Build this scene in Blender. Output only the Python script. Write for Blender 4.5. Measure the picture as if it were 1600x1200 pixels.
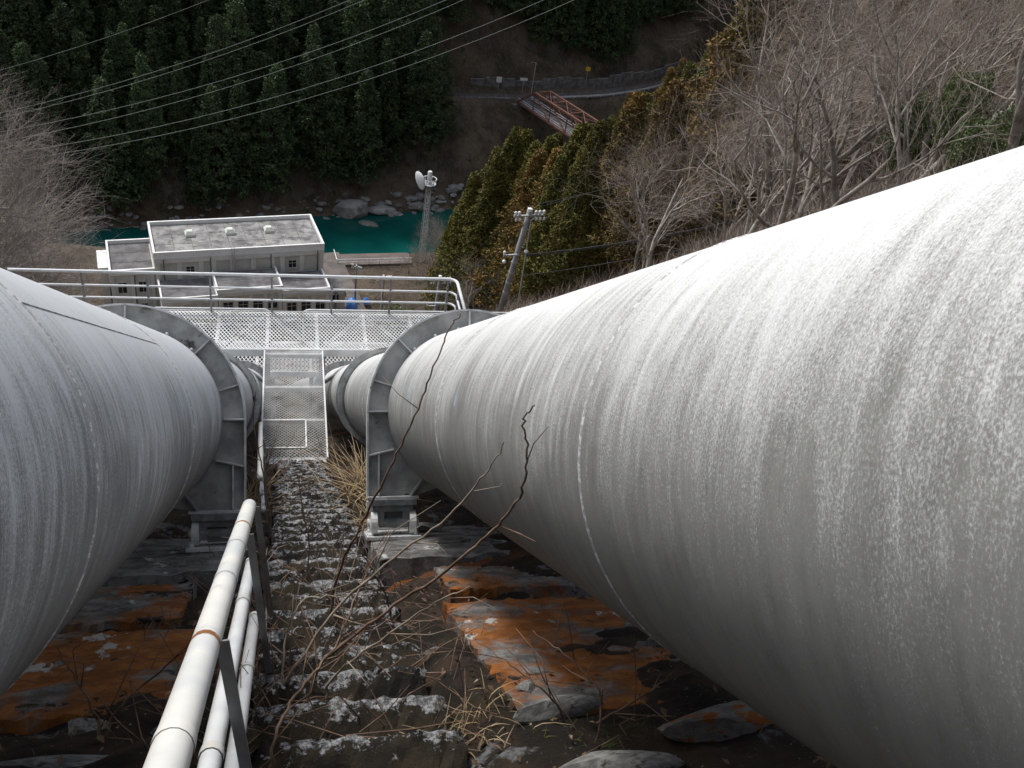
import bpy, math, random
import numpy as np
from mathutils import Vector, Matrix

# ------------------------------------------------------------------ clear
for o in list(bpy.data.objects): bpy.data.objects.remove(o, do_unlink=True)
scn = bpy.context.scene
COL = scn.collection
R_ = math.radians
rng = np.random.default_rng(7)
random.seed(7)

# ------------------------------------------------------------------ slope frame
# the camera stands at the origin of the slope frame; x across, s down the penstocks, n off the slope
CZ = 105.0
SG = R_(35.0); CS, SN = math.cos(SG), math.sin(SG)
E_ = Vector((1, 0, 0)); U_ = Vector((0, CS, -SN)); N_ = Vector((0, SN, CS)); C0 = Vector((0, 0, CZ))
def S(x, s, n): return (x, s*CS + n*SN, CZ - s*SN + n*CS)

# ------------------------------------------------------------------ camera
PSI = math.atan(350/1600)
fw = U_*math.cos(PSI) + E_*math.sin(PSI)
rt = E_*math.cos(PSI) - U_*math.sin(PSI)
cam = bpy.data.cameras.new('camera'); cam.sensor_width = 36; cam.lens = 36.0
cam.clip_start = 0.05; cam.clip_end = 3000
co = bpy.data.objects.new('camera', cam); COL.objects.link(co)
m = Matrix((rt, N_, -fw)).transposed().to_4x4(); m.translation = C0
co.matrix_world = m; scn.camera = co

# ------------------------------------------------------------------ sky, sun, exposure
SUN_AZ, SUN_EL = R_(-32), R_(52)          # azimuth from +Y, towards +X
w = bpy.data.worlds.new('World'); scn.world = w; w.use_nodes = True
nt = w.node_tree
sky = nt.nodes.new('ShaderNodeTexSky'); sky.sky_type = 'NISHITA'; sky.sun_disc = False
sky.sun_elevation = SUN_EL; sky.sun_rotation = SUN_AZ; sky.air_density = 1.0; sky.dust_density = 2.5
bg = nt.nodes['Background']; bg.inputs['Strength'].default_value = 0.14
hz = nt.nodes.new('ShaderNodeHueSaturation'); hz.inputs['Saturation'].default_value = 0.45      # thin bright haze
nt.links.new(sky.outputs[0], hz.inputs['Color']); nt.links.new(hz.outputs[0], bg.inputs['Color'])
sl = bpy.data.lights.new('sun', 'SUN'); sl.energy = 2.0; sl.angle = R_(12); sl.color = (1.0, 0.965, 0.92)
so = bpy.data.objects.new('sun', sl); COL.objects.link(so)
sd = Vector((math.sin(SUN_AZ)*math.cos(SUN_EL), math.cos(SUN_AZ)*math.cos(SUN_EL), math.sin(SUN_EL)))
so.rotation_euler = sd.to_track_quat('Z', 'Y').to_euler(); so.location = (0, 0, CZ+60)
scn.view_settings.view_transform = 'Standard'; scn.view_settings.look = 'None'
scn.view_settings.gamma = 1; scn.view_settings.exposure = 0.42
scn.render.engine = 'CYCLES'

# ------------------------------------------------------------------ materials
class NT:
    def __init__(s, name):
        s.m = bpy.data.materials.new(name); s.m.use_nodes = True; s.t = s.m.node_tree
        s.b = s.t.nodes['Principled BSDF']; s.b.inputs['Specular IOR Level'].default_value = 0.3
    def n(s, typ, **kw):
        nd = s.t.nodes.new(typ)
        for k, v in kw.items():
            if hasattr(nd, k): setattr(nd, k, v)
        return nd
    def set(s, sock, v):
        if isinstance(v, bpy.types.NodeSocket): s.t.links.new(v, sock)
        elif v is not None:
            if isinstance(v, (tuple, list)) and len(v) == 3 and sock.type == 'RGBA': v = (*v, 1)
            sock.default_value = v
    def coord(s, kind='Object'): return s.n('ShaderNodeTexCoord').outputs[kind]
    def mapv(s, v, sc=(1, 1, 1), loc=(0, 0, 0)):
        nd = s.n('ShaderNodeMapping'); s.set(nd.inputs['Vector'], v); nd.inputs['Scale'].default_value = sc
        nd.inputs['Location'].default_value = loc; return nd.outputs[0]
    def noise(s, v, sc, det=4, rough=0.6, dist=0.0):
        nd = s.n('ShaderNodeTexNoise'); s.set(nd.inputs['Vector'], v); nd.inputs['Scale'].default_value = sc
        nd.inputs['Detail'].default_value = det; nd.inputs['Roughness'].default_value = rough
        nd.inputs['Distortion'].default_value = dist; return nd.outputs['Fac']
    def ramp(s, f, a, b):
        nd = s.n('ShaderNodeMapRange'); s.set(nd.inputs['Value'], f); nd.interpolation_type = 'SMOOTHSTEP'
        nd.inputs['From Min'].default_value = a; nd.inputs['From Max'].default_value = b; return nd.outputs[0]
    def math(s, op, a, b=None):
        nd = s.n('ShaderNodeMath'); nd.operation = op; s.set(nd.inputs[0], a)
        if b is not None: s.set(nd.inputs[1], b)
        return nd.outputs[0]
    def mix(s, f, a, b):
        nd = s.n('ShaderNodeMix'); nd.data_type = 'RGBA'; s.set(nd.inputs[0], f); s.set(nd.inputs[6], a); s.set(nd.inputs[7], b)
        return nd.outputs[2]
    def sep(s, v): nd = s.n('ShaderNodeSeparateXYZ'); s.set(nd.inputs[0], v); return nd.outputs
    def comb(s, x, y, z):
        nd = s.n('ShaderNodeCombineXYZ')
        for i, q in enumerate((x, y, z)): s.set(nd.inputs[i], q)
        return nd.outputs[0]
    def bump(s, h, st=0.4, d=0.02):
        nd = s.n('ShaderNodeBump'); s.set(nd.inputs['Height'], h); nd.inputs['Strength'].default_value = st
        nd.inputs['Distance'].default_value = d; s.t.links.new(nd.outputs[0], s.b.inputs['Normal'])
    def out(s, col, rough=0.7, metal=0.0):
        s.set(s.b.inputs['Base Color'], col); s.set(s.b.inputs['Roughness'], rough); s.set(s.b.inputs['Metallic'], metal); return s.m

def mat(name, a, b=None, sc=5.0, rough=0.7, bump=0.0, bsc=None, bd=0.02, metal=0.0, lo=0.35, hi=0.65, c=None, csc=1.0, clo=0.55, chi=0.7, kind='Object', rnd=0.0):
    t = NT(name); v = t.coord(kind); col = a
    if b is not None: col = t.mix(t.ramp(t.noise(v, sc, 6), lo, hi), a, b)
    if c is not None: col = t.mix(t.ramp(t.noise(v, csc, 6), clo, chi), col, c)
    if rnd:
        oi = t.n('ShaderNodeObjectInfo').outputs['Random']
        hs = t.n('ShaderNodeHueSaturation'); t.set(hs.inputs['Color'], col)
        t.set(hs.inputs['Value'], t.math('ADD', t.math('MULTIPLY', oi, 2*rnd), 1-rnd)); col = hs.outputs[0]
    if bump: t.bump(t.noise(v, bsc or sc*4, 6), bump, bd)
    return t.out(col, rough, metal)

def m_pipe(name, grey, white, amount, seed, ws, marks):
    t = NT(name); uv = t.coord('UV'); xyz = t.sep(uv)          # u: arc metres from the top, v: metres along
    u, v = xyz[0], xyz[1]
    au = t.math('ABSOLUTE', u)
    vec = t.comb(u, v, seed)
    streak = t.noise(t.mapv(vec, (2.2, 13, 1)), 1.7, 9, 0.74, 0.25)
    mid = t.noise(t.mapv(vec, (7, 12, 1)), 1.6, 6, 0.7)
    broad = t.noise(t.mapv(vec, (1.0, 2.2, 1)), 0.9, 4, 0.6)
    drip = t.noise(t.mapv(vec, (.6, 22, 1)), 1.0, 5, 0.6)
    speck = t.noise(t.mapv(vec, (1.0, 1.25, 1)), 150, 5, 0.85)
    # bleached chalky paint where rain and sun reach, breaking up into fine flecks down the flank
    k = t.math('ADD', t.math('MULTIPLY', streak, ws), t.math('MULTIPLY', speck, 1.45))
    k = t.math('ADD', k, t.math('MULTIPLY', mid, 0.28))
    k = t.math('ADD', k, t.math('MULTIPLY', broad, 0.55))
    k = t.math('ADD', k, t.math('MULTIPLY', drip, 0.30))
    k = t.math('SUBTRACT', k, t.math('MULTIPLY', au, 0.62))
    wm = t.ramp(k, amount, amount+0.46)
    grime = t.ramp(t.noise(t.mapv(vec, (3, 7, 1), (3, 1, 0)), 1.3, 7, 0.7), 0.4, 0.72)
    g2 = t.mix(grime, grey, tuple(c*0.72 for c in grey))
    spk = t.ramp(t.noise(t.mapv(vec, (1, 1.6, 1)), 150, 3, 0.8), 0.60, 0.70)
    col = t.mix(wm, g2, white)
    col = t.mix(t.math('MULTIPLY', spk, 0.35), col, white)
    dk = t.ramp(t.noise(t.mapv(vec, (9, 34, 1), (7, 0, 2)), 2.2, 8, 0.78), 0.57, 0.70)
    col = t.mix(t.math('MULTIPLY', dk, 0.55), col, (0.12, 0.12, 0.115))
    for (mu, mv, mw) in marks:                                   # old blue survey marks
        du = t.math('DIVIDE', t.math('SUBTRACT', u, mu), mw*1.6); dv = t.math('DIVIDE', t.math('SUBTRACT', v, mv), mw)
        dd = t.math('ADD', t.math('MULTIPLY', du, du), t.math('MULTIPLY', dv, dv))
        bm_ = t.math('MULTIPLY', t.math('SUBTRACT', 1.0, t.ramp(dd, .2, 1.0)), t.ramp(t.noise(t.mapv(vec, (20, 90, 1)), 2.0, 4), .42, .55))
        col = t.mix(t.math('MULTIPLY', bm_, .7), col, (0.30, 0.52, 0.74))
    t.bump(t.noise(t.mapv(vec, (1, 1, 1)), 90, 4, 0.7), 0.12, 0.003)
    return t.out(col, t.math('SUBTRACT', 0.62, t.math('MULTIPLY', spk, 0.12)))

M = {}
MK_L = [(.79, 4.545, .035), (.773, 6.15, .04)]
MK_R = [(-.785, 4.36, .03), (-.77, 6.1, .04)]
M['pipe_r'] = m_pipe('weathered_pipe_paint_pale', (0.235, 0.235, 0.22), (0.66, 0.667, 0.66), 0.98, 3.1, .60, MK_R)
M['pipe_l'] = m_pipe('weathered_pipe_paint_grey', (0.185, 0.19, 0.195), (0.56, 0.58, 0.60), 1.0, 9.4, .95, MK_L)
M['weld'] = mat('weld_bead', (0.36, 0.36, 0.35), (0.62, 0.62, 0.61), 60, 0.6, 0.3, 60, 0.004, lo=.5, hi=.56)
M['weld_dark'] = mat('weld_bead_grey', (0.16, 0.165, 0.17), (0.45, 0.46, 0.47), 20, 0.6, 0.3, 60, 0.004)
M['ring'] = mat('ring_steel', (0.24, 0.243, 0.235), (0.42, 0.425, 0.41), 5, 0.6, 0.3, 60, 0.004, c=(0.05, 0.048, 0.035), csc=6, clo=0.62, chi=0.72)
M['ringw'] = mat('ring_edge_paint', (0.40, 0.41, 0.41), (0.6, 0.61, 0.61), 12, 0.55, 0.2, 60, 0.003, c=(0.12, 0.10, 0.08), csc=14, clo=0.63, chi=0.72)
M['rocker'] = mat('rocker_steel', (0.13, 0.14, 0.14), (0.26, 0.27, 0.27), 9, 0.55, 0.3, 70, 0.004, c=(0.05, 0.03, 0.02), csc=12, clo=0.6, chi=0.7)
M['rocker_pale'] = mat('rocker_pale_paint', (0.5, 0.51, 0.5), (0.7, 0.71, 0.7), 12, 0.5, 0.2, 60, 0.003)
M['rail'] = mat('handrail_paint', (0.58, 0.595, 0.59), (0.72, 0.71, 0.66), 4, 0.55, 0.12, 80, 0.002, c=(0.5, 0.5, 0.47), csc=9, clo=0.6, chi=0.75)
M['railg'] = mat('handrail_galvanised', (0.68, 0.70, 0.71), (0.78, 0.80, 0.80), 7, 0.5, 0.12, 80, 0.002)
M['post'] = mat('handrail_post_steel', (0.20, 0.205, 0.21), (0.30, 0.31, 0.32), 6, 0.55, 0.2, 60, 0.003, c=(0.13, 0.06, 0.025), csc=8, clo=0.66, chi=0.75)
M['rust'] = mat('rust_band', (0.22, 0.09, 0.03), (0.36, 0.20, 0.10), 30, 0.85, 0.4, 90, 0.002)
M['mesh'] = mat('expanded_metal', (0.62, 0.63, 0.62), (0.78, 0.79, 0.78), 3, 0.5, c=(0.33, 0.30, 0.25), csc=2.2, clo=0.56, chi=0.72)
M['meshg'] = mat('expanded_metal_trodden', (0.50, 0.51, 0.50), (0.66, 0.66, 0.64), 3, 0.55, c=(0.22, 0.19, 0.15), csc=2.2, clo=0.5, chi=0.7)
M['beam'] = mat('platform_steel', (0.55, 0.56, 0.56), (0.72, 0.73, 0.73), 3, 0.5, 0.1, 50, 0.002, c=(0.3, 0.27, 0.22), csc=5, clo=0.62, chi=0.75)
M['brace'] = mat('brace_steel', (0.24, 0.25, 0.25), (0.36, 0.37, 0.37), 5, 0.55)
M['conc_w'] = mat('rendered_wall', (0.52, 0.52, 0.48), (0.62, 0.615, 0.58), 0.35, 0.85, c=(0.38, 0.38, 0.36), csc=0.9, clo=0.58, chi=0.8)
M['conc_p'] = mat('pilaster_render', (0.62, 0.625, 0.60), (0.72, 0.72, 0.70), 0.4, 0.85, c=(0.45, 0.45, 0.43), csc=0.9, clo=0.58, chi=0.8)
M['parapet'] = mat('white_coping', (0.75, 0.76, 0.75), (0.84, 0.84, 0.83), 0.6, 0.7)
M['roofp'] = mat('roof_panel_pale', (0.16, 0.155, 0.155), (0.36, 0.355, 0.34), 0.42, 0.9, c=(0.09, 0.09, 0.09), csc=0.7, clo=0.52, chi=0.72, rnd=0.12)
M['roofd'] = mat('roof_dark_felt', (0.105, 0.10, 0.105), (0.19, 0.185, 0.185), 0.5, 0.9, c=(0.26, 0.25, 0.25), csc=0.9, clo=0.6, chi=0.75, rnd=0.1)
M['frame'] = mat('window_frame', (0.6, 0.61, 0.6), None, rough=0.5)
t = NT('window_glass'); M['glass'] = t.out((0.02, 0.025, 0.03), 0.08)
M['skyl'] = mat('skylight_dome', (0.62, 0.66, 0.58), (0.74, 0.76, 0.70), 1.5, 0.35)
M['drain'] = mat('drainpipe', (0.10, 0.105, 0.10), (0.15, 0.15, 0.15), 2, 0.6)
M['white'] = mat('white_paint', (0.78, 0.79, 0.79), (0.7, 0.71, 0.71), 0.8, 0.45)
M['galv'] = mat('galvanised_steel', (0.34, 0.36, 0.37), (0.46, 0.48, 0.49), 1.5, 0.5)
M['pole'] = mat('concrete_pole', (0.22, 0.225, 0.235), (0.30, 0.305, 0.315), 2, 0.8, c=(0.14, 0.145, 0.15), csc=1.2)
M['porc'] = mat('porcelain', (0.80, 0.81, 0.80), None, rough=0.2)
M['cable'] = mat('dark_cable', (0.035, 0.037, 0.04), None, rough=0.6)
M['wire'] = mat('aluminium_wire', (0.30, 0.34, 0.31), None, rough=0.5)
M['red'] = mat('bridge_red_paint', (0.15, 0.07, 0.052), (0.21, 0.105, 0.08), 0.5, 0.6, c=(0.2, 0.08, 0.05), csc=0.8)
M['asph'] = mat('asphalt', (0.085, 0.085, 0.09), (0.13, 0.128, 0.13), 0.6, 0.9)
M['guard'] = mat('guard_rail_white', (0.6, 0.61, 0.62), (0.7, 0.7, 0.7), 0.4, 0.6)
M['conc'] = mat('old_concrete', (0.10, 0.10, 0.098), (0.22, 0.215, 0.205), 0.8, 0.9, 0.3, 6, 0.05)
M['yard'] = mat('yard_gravel', (0.12, 0.105, 0.095), (0.18, 0.16, 0.145), 0.5, 0.95, c=(0.10, 0.09, 0.08), csc=0.2)
M['quay'] = mat('quay_brown', (0.13, 0.105, 0.095), (0.18, 0.15, 0.135), 0.4, 0.95)
M['tarp'] = mat('blue_tarp', (0.03, 0.13, 0.45), (0.05, 0.2, 0.6), 1.0, 0.4)
M['tyre'] = mat('tyre_rubber', (0.02, 0.02, 0.02), None, rough=0.8)
M['yellow'] = mat('yellow_paint', (0.7, 0.42, 0.03), None, rough=0.5)
M['bark_pale'] = mat('bare_bark_pale', (0.20, 0.175, 0.15), (0.40, 0.37, 0.325), 3, 0.9, 0.4, 20, 0.02, rnd=0.25)
M['twig'] = mat('bare_twigs', (0.21, 0.165, 0.135), (0.38, 0.325, 0.28), 0.8, 0.9, rnd=0.2)
M['twig_far'] = mat('bare_twigs_far', (0.13, 0.11, 0.095), (0.24, 0.21, 0.185), 0.8, 0.9, rnd=0.2)
M['twig_grey'] = mat('bare_twigs_grey', (0.27, 0.235, 0.21), (0.42, 0.38, 0.35), 0.5, 0.9, rnd=0.15)
M['bark'] = mat('conifer_bark', (0.05, 0.036, 0.028), (0.085, 0.065, 0.05), 2, 0.95)
M['cedar_far'] = mat('cedar_needles_dark', (0.040, 0.068, 0.032), (0.085, 0.12, 0.05), 0.28, 0.8, rnd=0.32, c=(0.07, 0.07, 0.026), csc=0.5, clo=0.55, chi=0.8)
M['cedar_near'] = mat('cedar_needles_golden', (0.085, 0.098, 0.022), (0.165, 0.145, 0.032), 0.6, 0.8, rnd=0.25, c=(0.19, 0.115, 0.03), csc=0.35, clo=0.5, chi=0.75)
M['cedar_brown'] = mat('cedar_needles_brown', (0.115, 0.10, 0.028), (0.22, 0.135, 0.04), 0.5, 0.8, rnd=0.25)
M['evergreen'] = mat('evergreen_leaves', (0.06, 0.11, 0.03), (0.13, 0.18, 0.05), 2.0, 0.5, rnd=0.2)
M['rock'] = mat('river_rock', (0.16, 0.16, 0.155), (0.33, 0.325, 0.31), 0.5, 0.9, 0.5, 2.5, 0.15, c=(0.09, 0.085, 0.075), csc=0.9, rnd=0.25)
M['stone'] = mat('slope_stone', (0.13, 0.13, 0.125), (0.26, 0.26, 0.25), 5, 0.9, 0.5, 40, 0.01, c=(0.05, 0.045, 0.035), csc=4, rnd=0.15)
M['stone_rust'] = mat('slope_stone_rusty', (0.15, 0.15, 0.14), (0.25, 0.25, 0.24), 5, 0.9, 0.5, 40, 0.01, c=(0.30, 0.10, 0.02), csc=3.5, clo=0.5, chi=0.62, rnd=0.1)
M['branch'] = mat('dry_branch_bark', (0.12, 0.07, 0.045), (0.26, 0.18, 0.13), 10, 0.85)
M['branch_pale'] = mat('pale_branch_bark', (0.25, 0.20, 0.15), (0.38, 0.32, 0.25), 10, 0.85)
M['straw'] = mat('dry_grass', (0.30, 0.22, 0.12), (0.45, 0.36, 0.22), 5, 0.9)
M['leaf'] = mat('fallen_leaves', (0.07, 0.04, 0.022), (0.20, 0.13, 0.085), 9, 0.9, c=(0.30, 0.24, 0.18), csc=14, clo=0.58, chi=0.68)
M['moss'] = mat('moss_tufts', (0.05, 0.075, 0.02), (0.10, 0.12, 0.035), 9, 0.95)
t = NT('river_water'); v = t.coord()
t.bump(t.noise(v, 0.9, 5), 0.10, 0.15)
M['water'] = t.out(t.mix(t.ramp(t.noise(v, 0.045, 4), .35, .7), (0.003, 0.062, 0.055), (0.005, 0.10, 0.085)), 0.16)

def m_hill():
    t = NT('forest_floor'); v = t.coord()
    c = t.mix(t.ramp(t.noise(v, 0.12, 7), .38, .62), (0.065, 0.05, 0.036), (0.135, 0.105, 0.075))
    c = t.mix(t.ramp(t.noise(v, 0.35, 6), .55, .68), c, (0.04, 0.05, 0.02))
    c = t.mix(t.ramp(t.noise(v, 0.9, 6), .58, .70), c, (0.15, 0.12, 0.09))
    t.bump(t.noise(v, 0.8, 8, .7), 0.9, 0.8); return t.out(c, .95)
M['hill'] = m_hill()
def m_ground():
    t = NT('mossy_slope_soil'); v = t.coord()
    c = t.mix(t.ramp(t.noise(v, 3.2, 8, .65), .40, .62), (0.012, 0.009, 0.006), (0.045, 0.030, 0.019))
    c = t.mix(t.ramp(t.noise(t.mapv(v, loc=(4, 2, 1)), 2.0, 8, .7), .58, .68), c, (0.026, 0.030, 0.009))
    gl = t.ramp(t.noise(t.mapv(v, loc=(1, 9, 3)), 2.4, 9, .72), .57, .64)
    c = t.mix(t.math('MULTIPLY', gl, .9), c, (0.17, 0.175, 0.18))
    orr = t.ramp(t.noise(t.mapv(v, loc=(8, 3, 5)), 1.15, 7, .62), .58, .66)
    c = t.mix(t.math('MULTIPLY', orr, .85), c, (0.17, 0.055, 0.012))
    pk = t.ramp(t.noise(v, 34, 3, .8), .66, .72)
    c = t.mix(pk, c, (0.30, 0.29, 0.28))
    t.bump(t.noise(v, 22, 8, .7), 1.0, 0.03); return t.out(c, .95)
M['ground'] = m_ground()
def m_step():
    t = NT('mossy_step_concrete'); v = t.coord(); uv = t.sep(t.coord('UV'))
    n1 = t.noise(v, 9, 9, .74); n2 = t.noise(t.mapv(v, loc=(5, 5, 5)), 42, 7, .75)
    k = t.math('ADD', t.math('ADD', n1, t.math('MULTIPLY', n2, .55)), t.math('MULTIPLY', uv[1], .34))
    li = t.ramp(k, 1.06, 1.09)                        # bare, lichened concrete where feet wear the edge
    base = t.mix(t.ramp(t.noise(v, 4, 7), .42, .62), (0.008, 0.0065, 0.005), (0.030, 0.023, 0.012))
    stone = t.mix(t.ramp(t.noise(v, 45, 5, .8), .42, .62), (0.10, 0.102, 0.105), (0.42, 0.43, 0.44))
    c = t.mix(li, base, stone)
    t.bump(t.math('ADD', t.noise(v, 40, 6, .75), t.math('MULTIPLY', li, .4)), 1.0, 0.014); return t.out(c, .9)
M['step'] = m_step()
def m_slab(name, seed, amt, ms=.56):
    t = NT(name); v = t.mapv(t.coord(), loc=(seed, seed*2, 0))
    c = t.mix(t.ramp(t.noise(v, 7, 8, .7), .4, .62), (0.075, 0.074, 0.072), (0.20, 0.198, 0.192))
    orr = t.ramp(t.noise(t.mapv(v, (1.2, 1, 1)), 2.2, 10, .7), amt+.02, amt+.14)
    c = t.mix(orr, c, t.mix(t.ramp(t.noise(v, 9, 6), .4, .65), (0.17, 0.057, 0.011), (0.285, 0.108, 0.023)))
    wh = t.ramp(t.noise(t.mapv(v, (1.8, 1.0, 1), (3, 3, 0)), 2.2, 9, .66), .61, .65)
    c = t.mix(wh, c, (0.42, 0.42, 0.40))
    mo = t.ramp(t.noise(t.mapv(v, loc=(9, 1, 0)), 4.5, 10, .76), ms, ms+.05)
    c = t.mix(mo, c, (0.018, 0.014, 0.009))
    t.bump(t.noise(v, 30, 7, .7), .7, .012); return t.out(c, .88)
M['slab'] = m_slab('rust_stained_slab', 2.0, .37, .585)
M['slab2'] = m_slab('rust_stained_slab_mossy', 5.3, .43, .56)
M['pedestal'] = m_slab('pedestal_concrete', 8.1, .60)

# ------------------------------------------------------------------ builders
ORG = {}
def link(o): COL.objects.link(o); return o
def tag(o, label=None, cat=None, group=None, kind=None):
    if label: o['label'] = label
    if cat: o['category'] = cat
    if group: o['group'] = group
    if kind: o['kind'] = kind
    return o
def thing(name, label, cat, loc, group=None):
    o = link(bpy.data.objects.new(name, None)); o.location = loc; o.empty_display_size = .2
    ORG[o.name] = Vector(loc); return tag(o, label, cat, group)
def mesh(name, V, F, mt, smooth=False, uv=None):
    me = bpy.data.meshes.new(name)
    V = np.asarray(V, float)
    me.from_pydata(V.tolist(), [], [list(map(int, f)) for f in F] if not isinstance(F, np.ndarray) else F.tolist())
    me.materials.append(M[mt])
    if smooth: me.polygons.foreach_set('use_smooth', np.ones(len(me.polygons), bool))
    if uv is not None:
        l = me.uv_layers.new(name='UVMap'); li = np.zeros(len(me.loops), int); me.loops.foreach_get('vertex_index', li)
        l.data.foreach_set('uv', np.asarray(uv, float)[li].ravel())
    me.update(); return me
def put(name, me, parent=None, loc=None, rot=None):
    o = link(bpy.data.objects.new(name, me))
    if parent is not None: o.parent = parent; ORG[o.name] = ORG[parent.name]
    if loc is not None: o.location = loc
    if rot is not None: o.rotation_euler = rot
    return o
def mkw(name, V, F, mt, parent=None, smooth=False, uv=None, origin=None):
    """world-space vertices -> object (child keeps its thing's origin)"""
    V = np.asarray(V, float)
    if parent is not None:
        V = V - np.array(ORG[parent.name]); return put(name, mesh(name, V, F, mt, smooth, uv), parent)
    if origin is None: origin = (V[:, 0].mean(), V[:, 1].mean(), V[:, 2].min())
    o = put(name, mesh(name, V-np.array(origin), F, mt, smooth, uv), None, origin); ORG[o.name] = Vector(origin); return o

class G:
    def __init__(s): s.v = []; s.f = []
    def add(s, V, F):
        k = len(s.v); s.v.extend([tuple(p) for p in V]); s.f.extend([tuple(i+k for i in f) for f in F]); return s
    def hexa(s, P):  # 8 corners: bottom loop 0-3, top loop 4-7
        return s.add(P, [(3, 2, 1, 0), (4, 5, 6, 7), (0, 1, 5, 4), (1, 2, 6, 5), (2, 3, 7, 6), (3, 0, 4, 7)])
    def box(s, o, a, b, c, la, lb, lc):
        """box centred at o with unit axes a,b,c and full lengths"""
        o = Vector(o); a = Vector(a)*la/2; b = Vector(b)*lb/2; c = Vector(c)*lc/2
        return s.hexa([o-a-b-c, o+a-b-c, o+a+b-c, o-a+b-c, o-a-b+c, o+a-b+c, o+a+b+c, o-a+b+c])
    def bxyz(s, x0, x1, y0, y1, z0, z1):
        return s.hexa([(x0, y0, z0), (x1, y0, z0), (x1, y1, z0), (x0, y1, z0), (x0, y0, z1), (x1, y0, z1), (x1, y1, z1), (x0, y1, z1)])
    def bar(s, p, q, wd, ht, up=(0, 0, 1)):
        p, q = Vector(p), Vector(q); d = (q-p); L = d.length; d.normalize()
        r = d.cross(Vector(up)); r = r.normalized() if r.length > 1e-5 else Vector((1, 0, 0)); u = r.cross(d)
        return s.box((p+q)/2, d, r, u, L, wd, ht)
    def tube(s, pts, rad, sides=8, cap=True):
        pts = [Vector(p) for p in pts]; n = len(pts)
        if not hasattr(rad, '__len__'): rad = [rad]*n
        V = []; prev = None
        for i in range(n):
            d = (pts[min(i+1, n-1)]-pts[max(i-1, 0)]).normalized()
            if prev is None:
                r = d.orthogonal().normalized()
            else:
                r = (prev - d*prev.dot(d)); r = r.normalized() if r.length > 1e-6 else d.orthogonal().normalized()
            prev = r; u = d.cross(r)
            for k in range(sides):
                a = 2*math.pi*k/sides; V.append(pts[i]+(r*math.cos(a)+u*math.sin(a))*rad[i])
        F = [(i*sides+k, i*sides+(k+1) % sides, (i+1)*sides+(k+1) % sides, (i+1)*sides+k) for i in range(n-1) for k in range(sides)]
        if cap: F += [tuple(range(sides))[::-1], tuple((n-1)*sides+k for k in range(sides))]
        return s.add(V, F)
    def lathe(s, o, ax, prof, sides=16):
        o = Vector(o); ax = Vector(ax).normalized(); r = ax.orthogonal().normalized(); u = ax.cross(r)
        V = [o+ax*h+(r*math.cos(2*math.pi*k/sides)+u*math.sin(2*math.pi*k/sides))*q for q, h in prof for k in range(sides)]
        n = len(prof)
        F = [(i*sides+k, i*sides+(k+1) % sides, (i+1)*sides+(k+1) % sides, (i+1)*sides+k) for i in range(n-1) for k in range(sides)]
        F += [tuple(range(sides))[::-1], tuple((n-1)*sides+k for k in range(sides))]
        return s.add(V, F)
    def ob(s, name, mt, parent=None, smooth=False, origin=None): return mkw(name, s.v, s.f, mt, parent, smooth, None, origin)
def smooth_poly(pts, k=6):
    """Catmull-Rom through the points"""
    P = [Vector(p) for p in pts]; P = [P[0]*2-P[1]]+P+[P[-1]*2-P[-2]]; out = []
    for i in range(1, len(P)-2):
        for j in range(k):
            t = j/k; a, b, c, d = P[i-1:i+3]
            out.append(.5*((2*b)+(c-a)*t+(2*a-5*b+4*c-d)*t*t+(3*b-a-3*c+d)*t**3))
    out.append(P[-2]); return out

_NG = np.random.default_rng(3).random((64, 64))
def vnoise(x, y, sc):
    x = np.asarray(x, float)/sc; y = np.asarray(y, float)/sc
    i = np.floor(x).astype(int); j = np.floor(y).astype(int); a = x-i; b = y-j
    a = a*a*(3-2*a); b = b*b*(3-2*b); g = lambda p, q: _NG[p % 64, q % 64]
    return (g(i, j)*(1-a)+g(i+1, j)*a)*(1-b)+(g(i, j+1)*(1-a)+g(i+1, j+1)*a)*b-.5
def sstep(t, a, b): t = np.clip((t-a)/(b-a), 0, 1); return t*t*(3-2*t)
def softp(t, k): return k*np.logaddexp(0, t/k)

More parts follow.
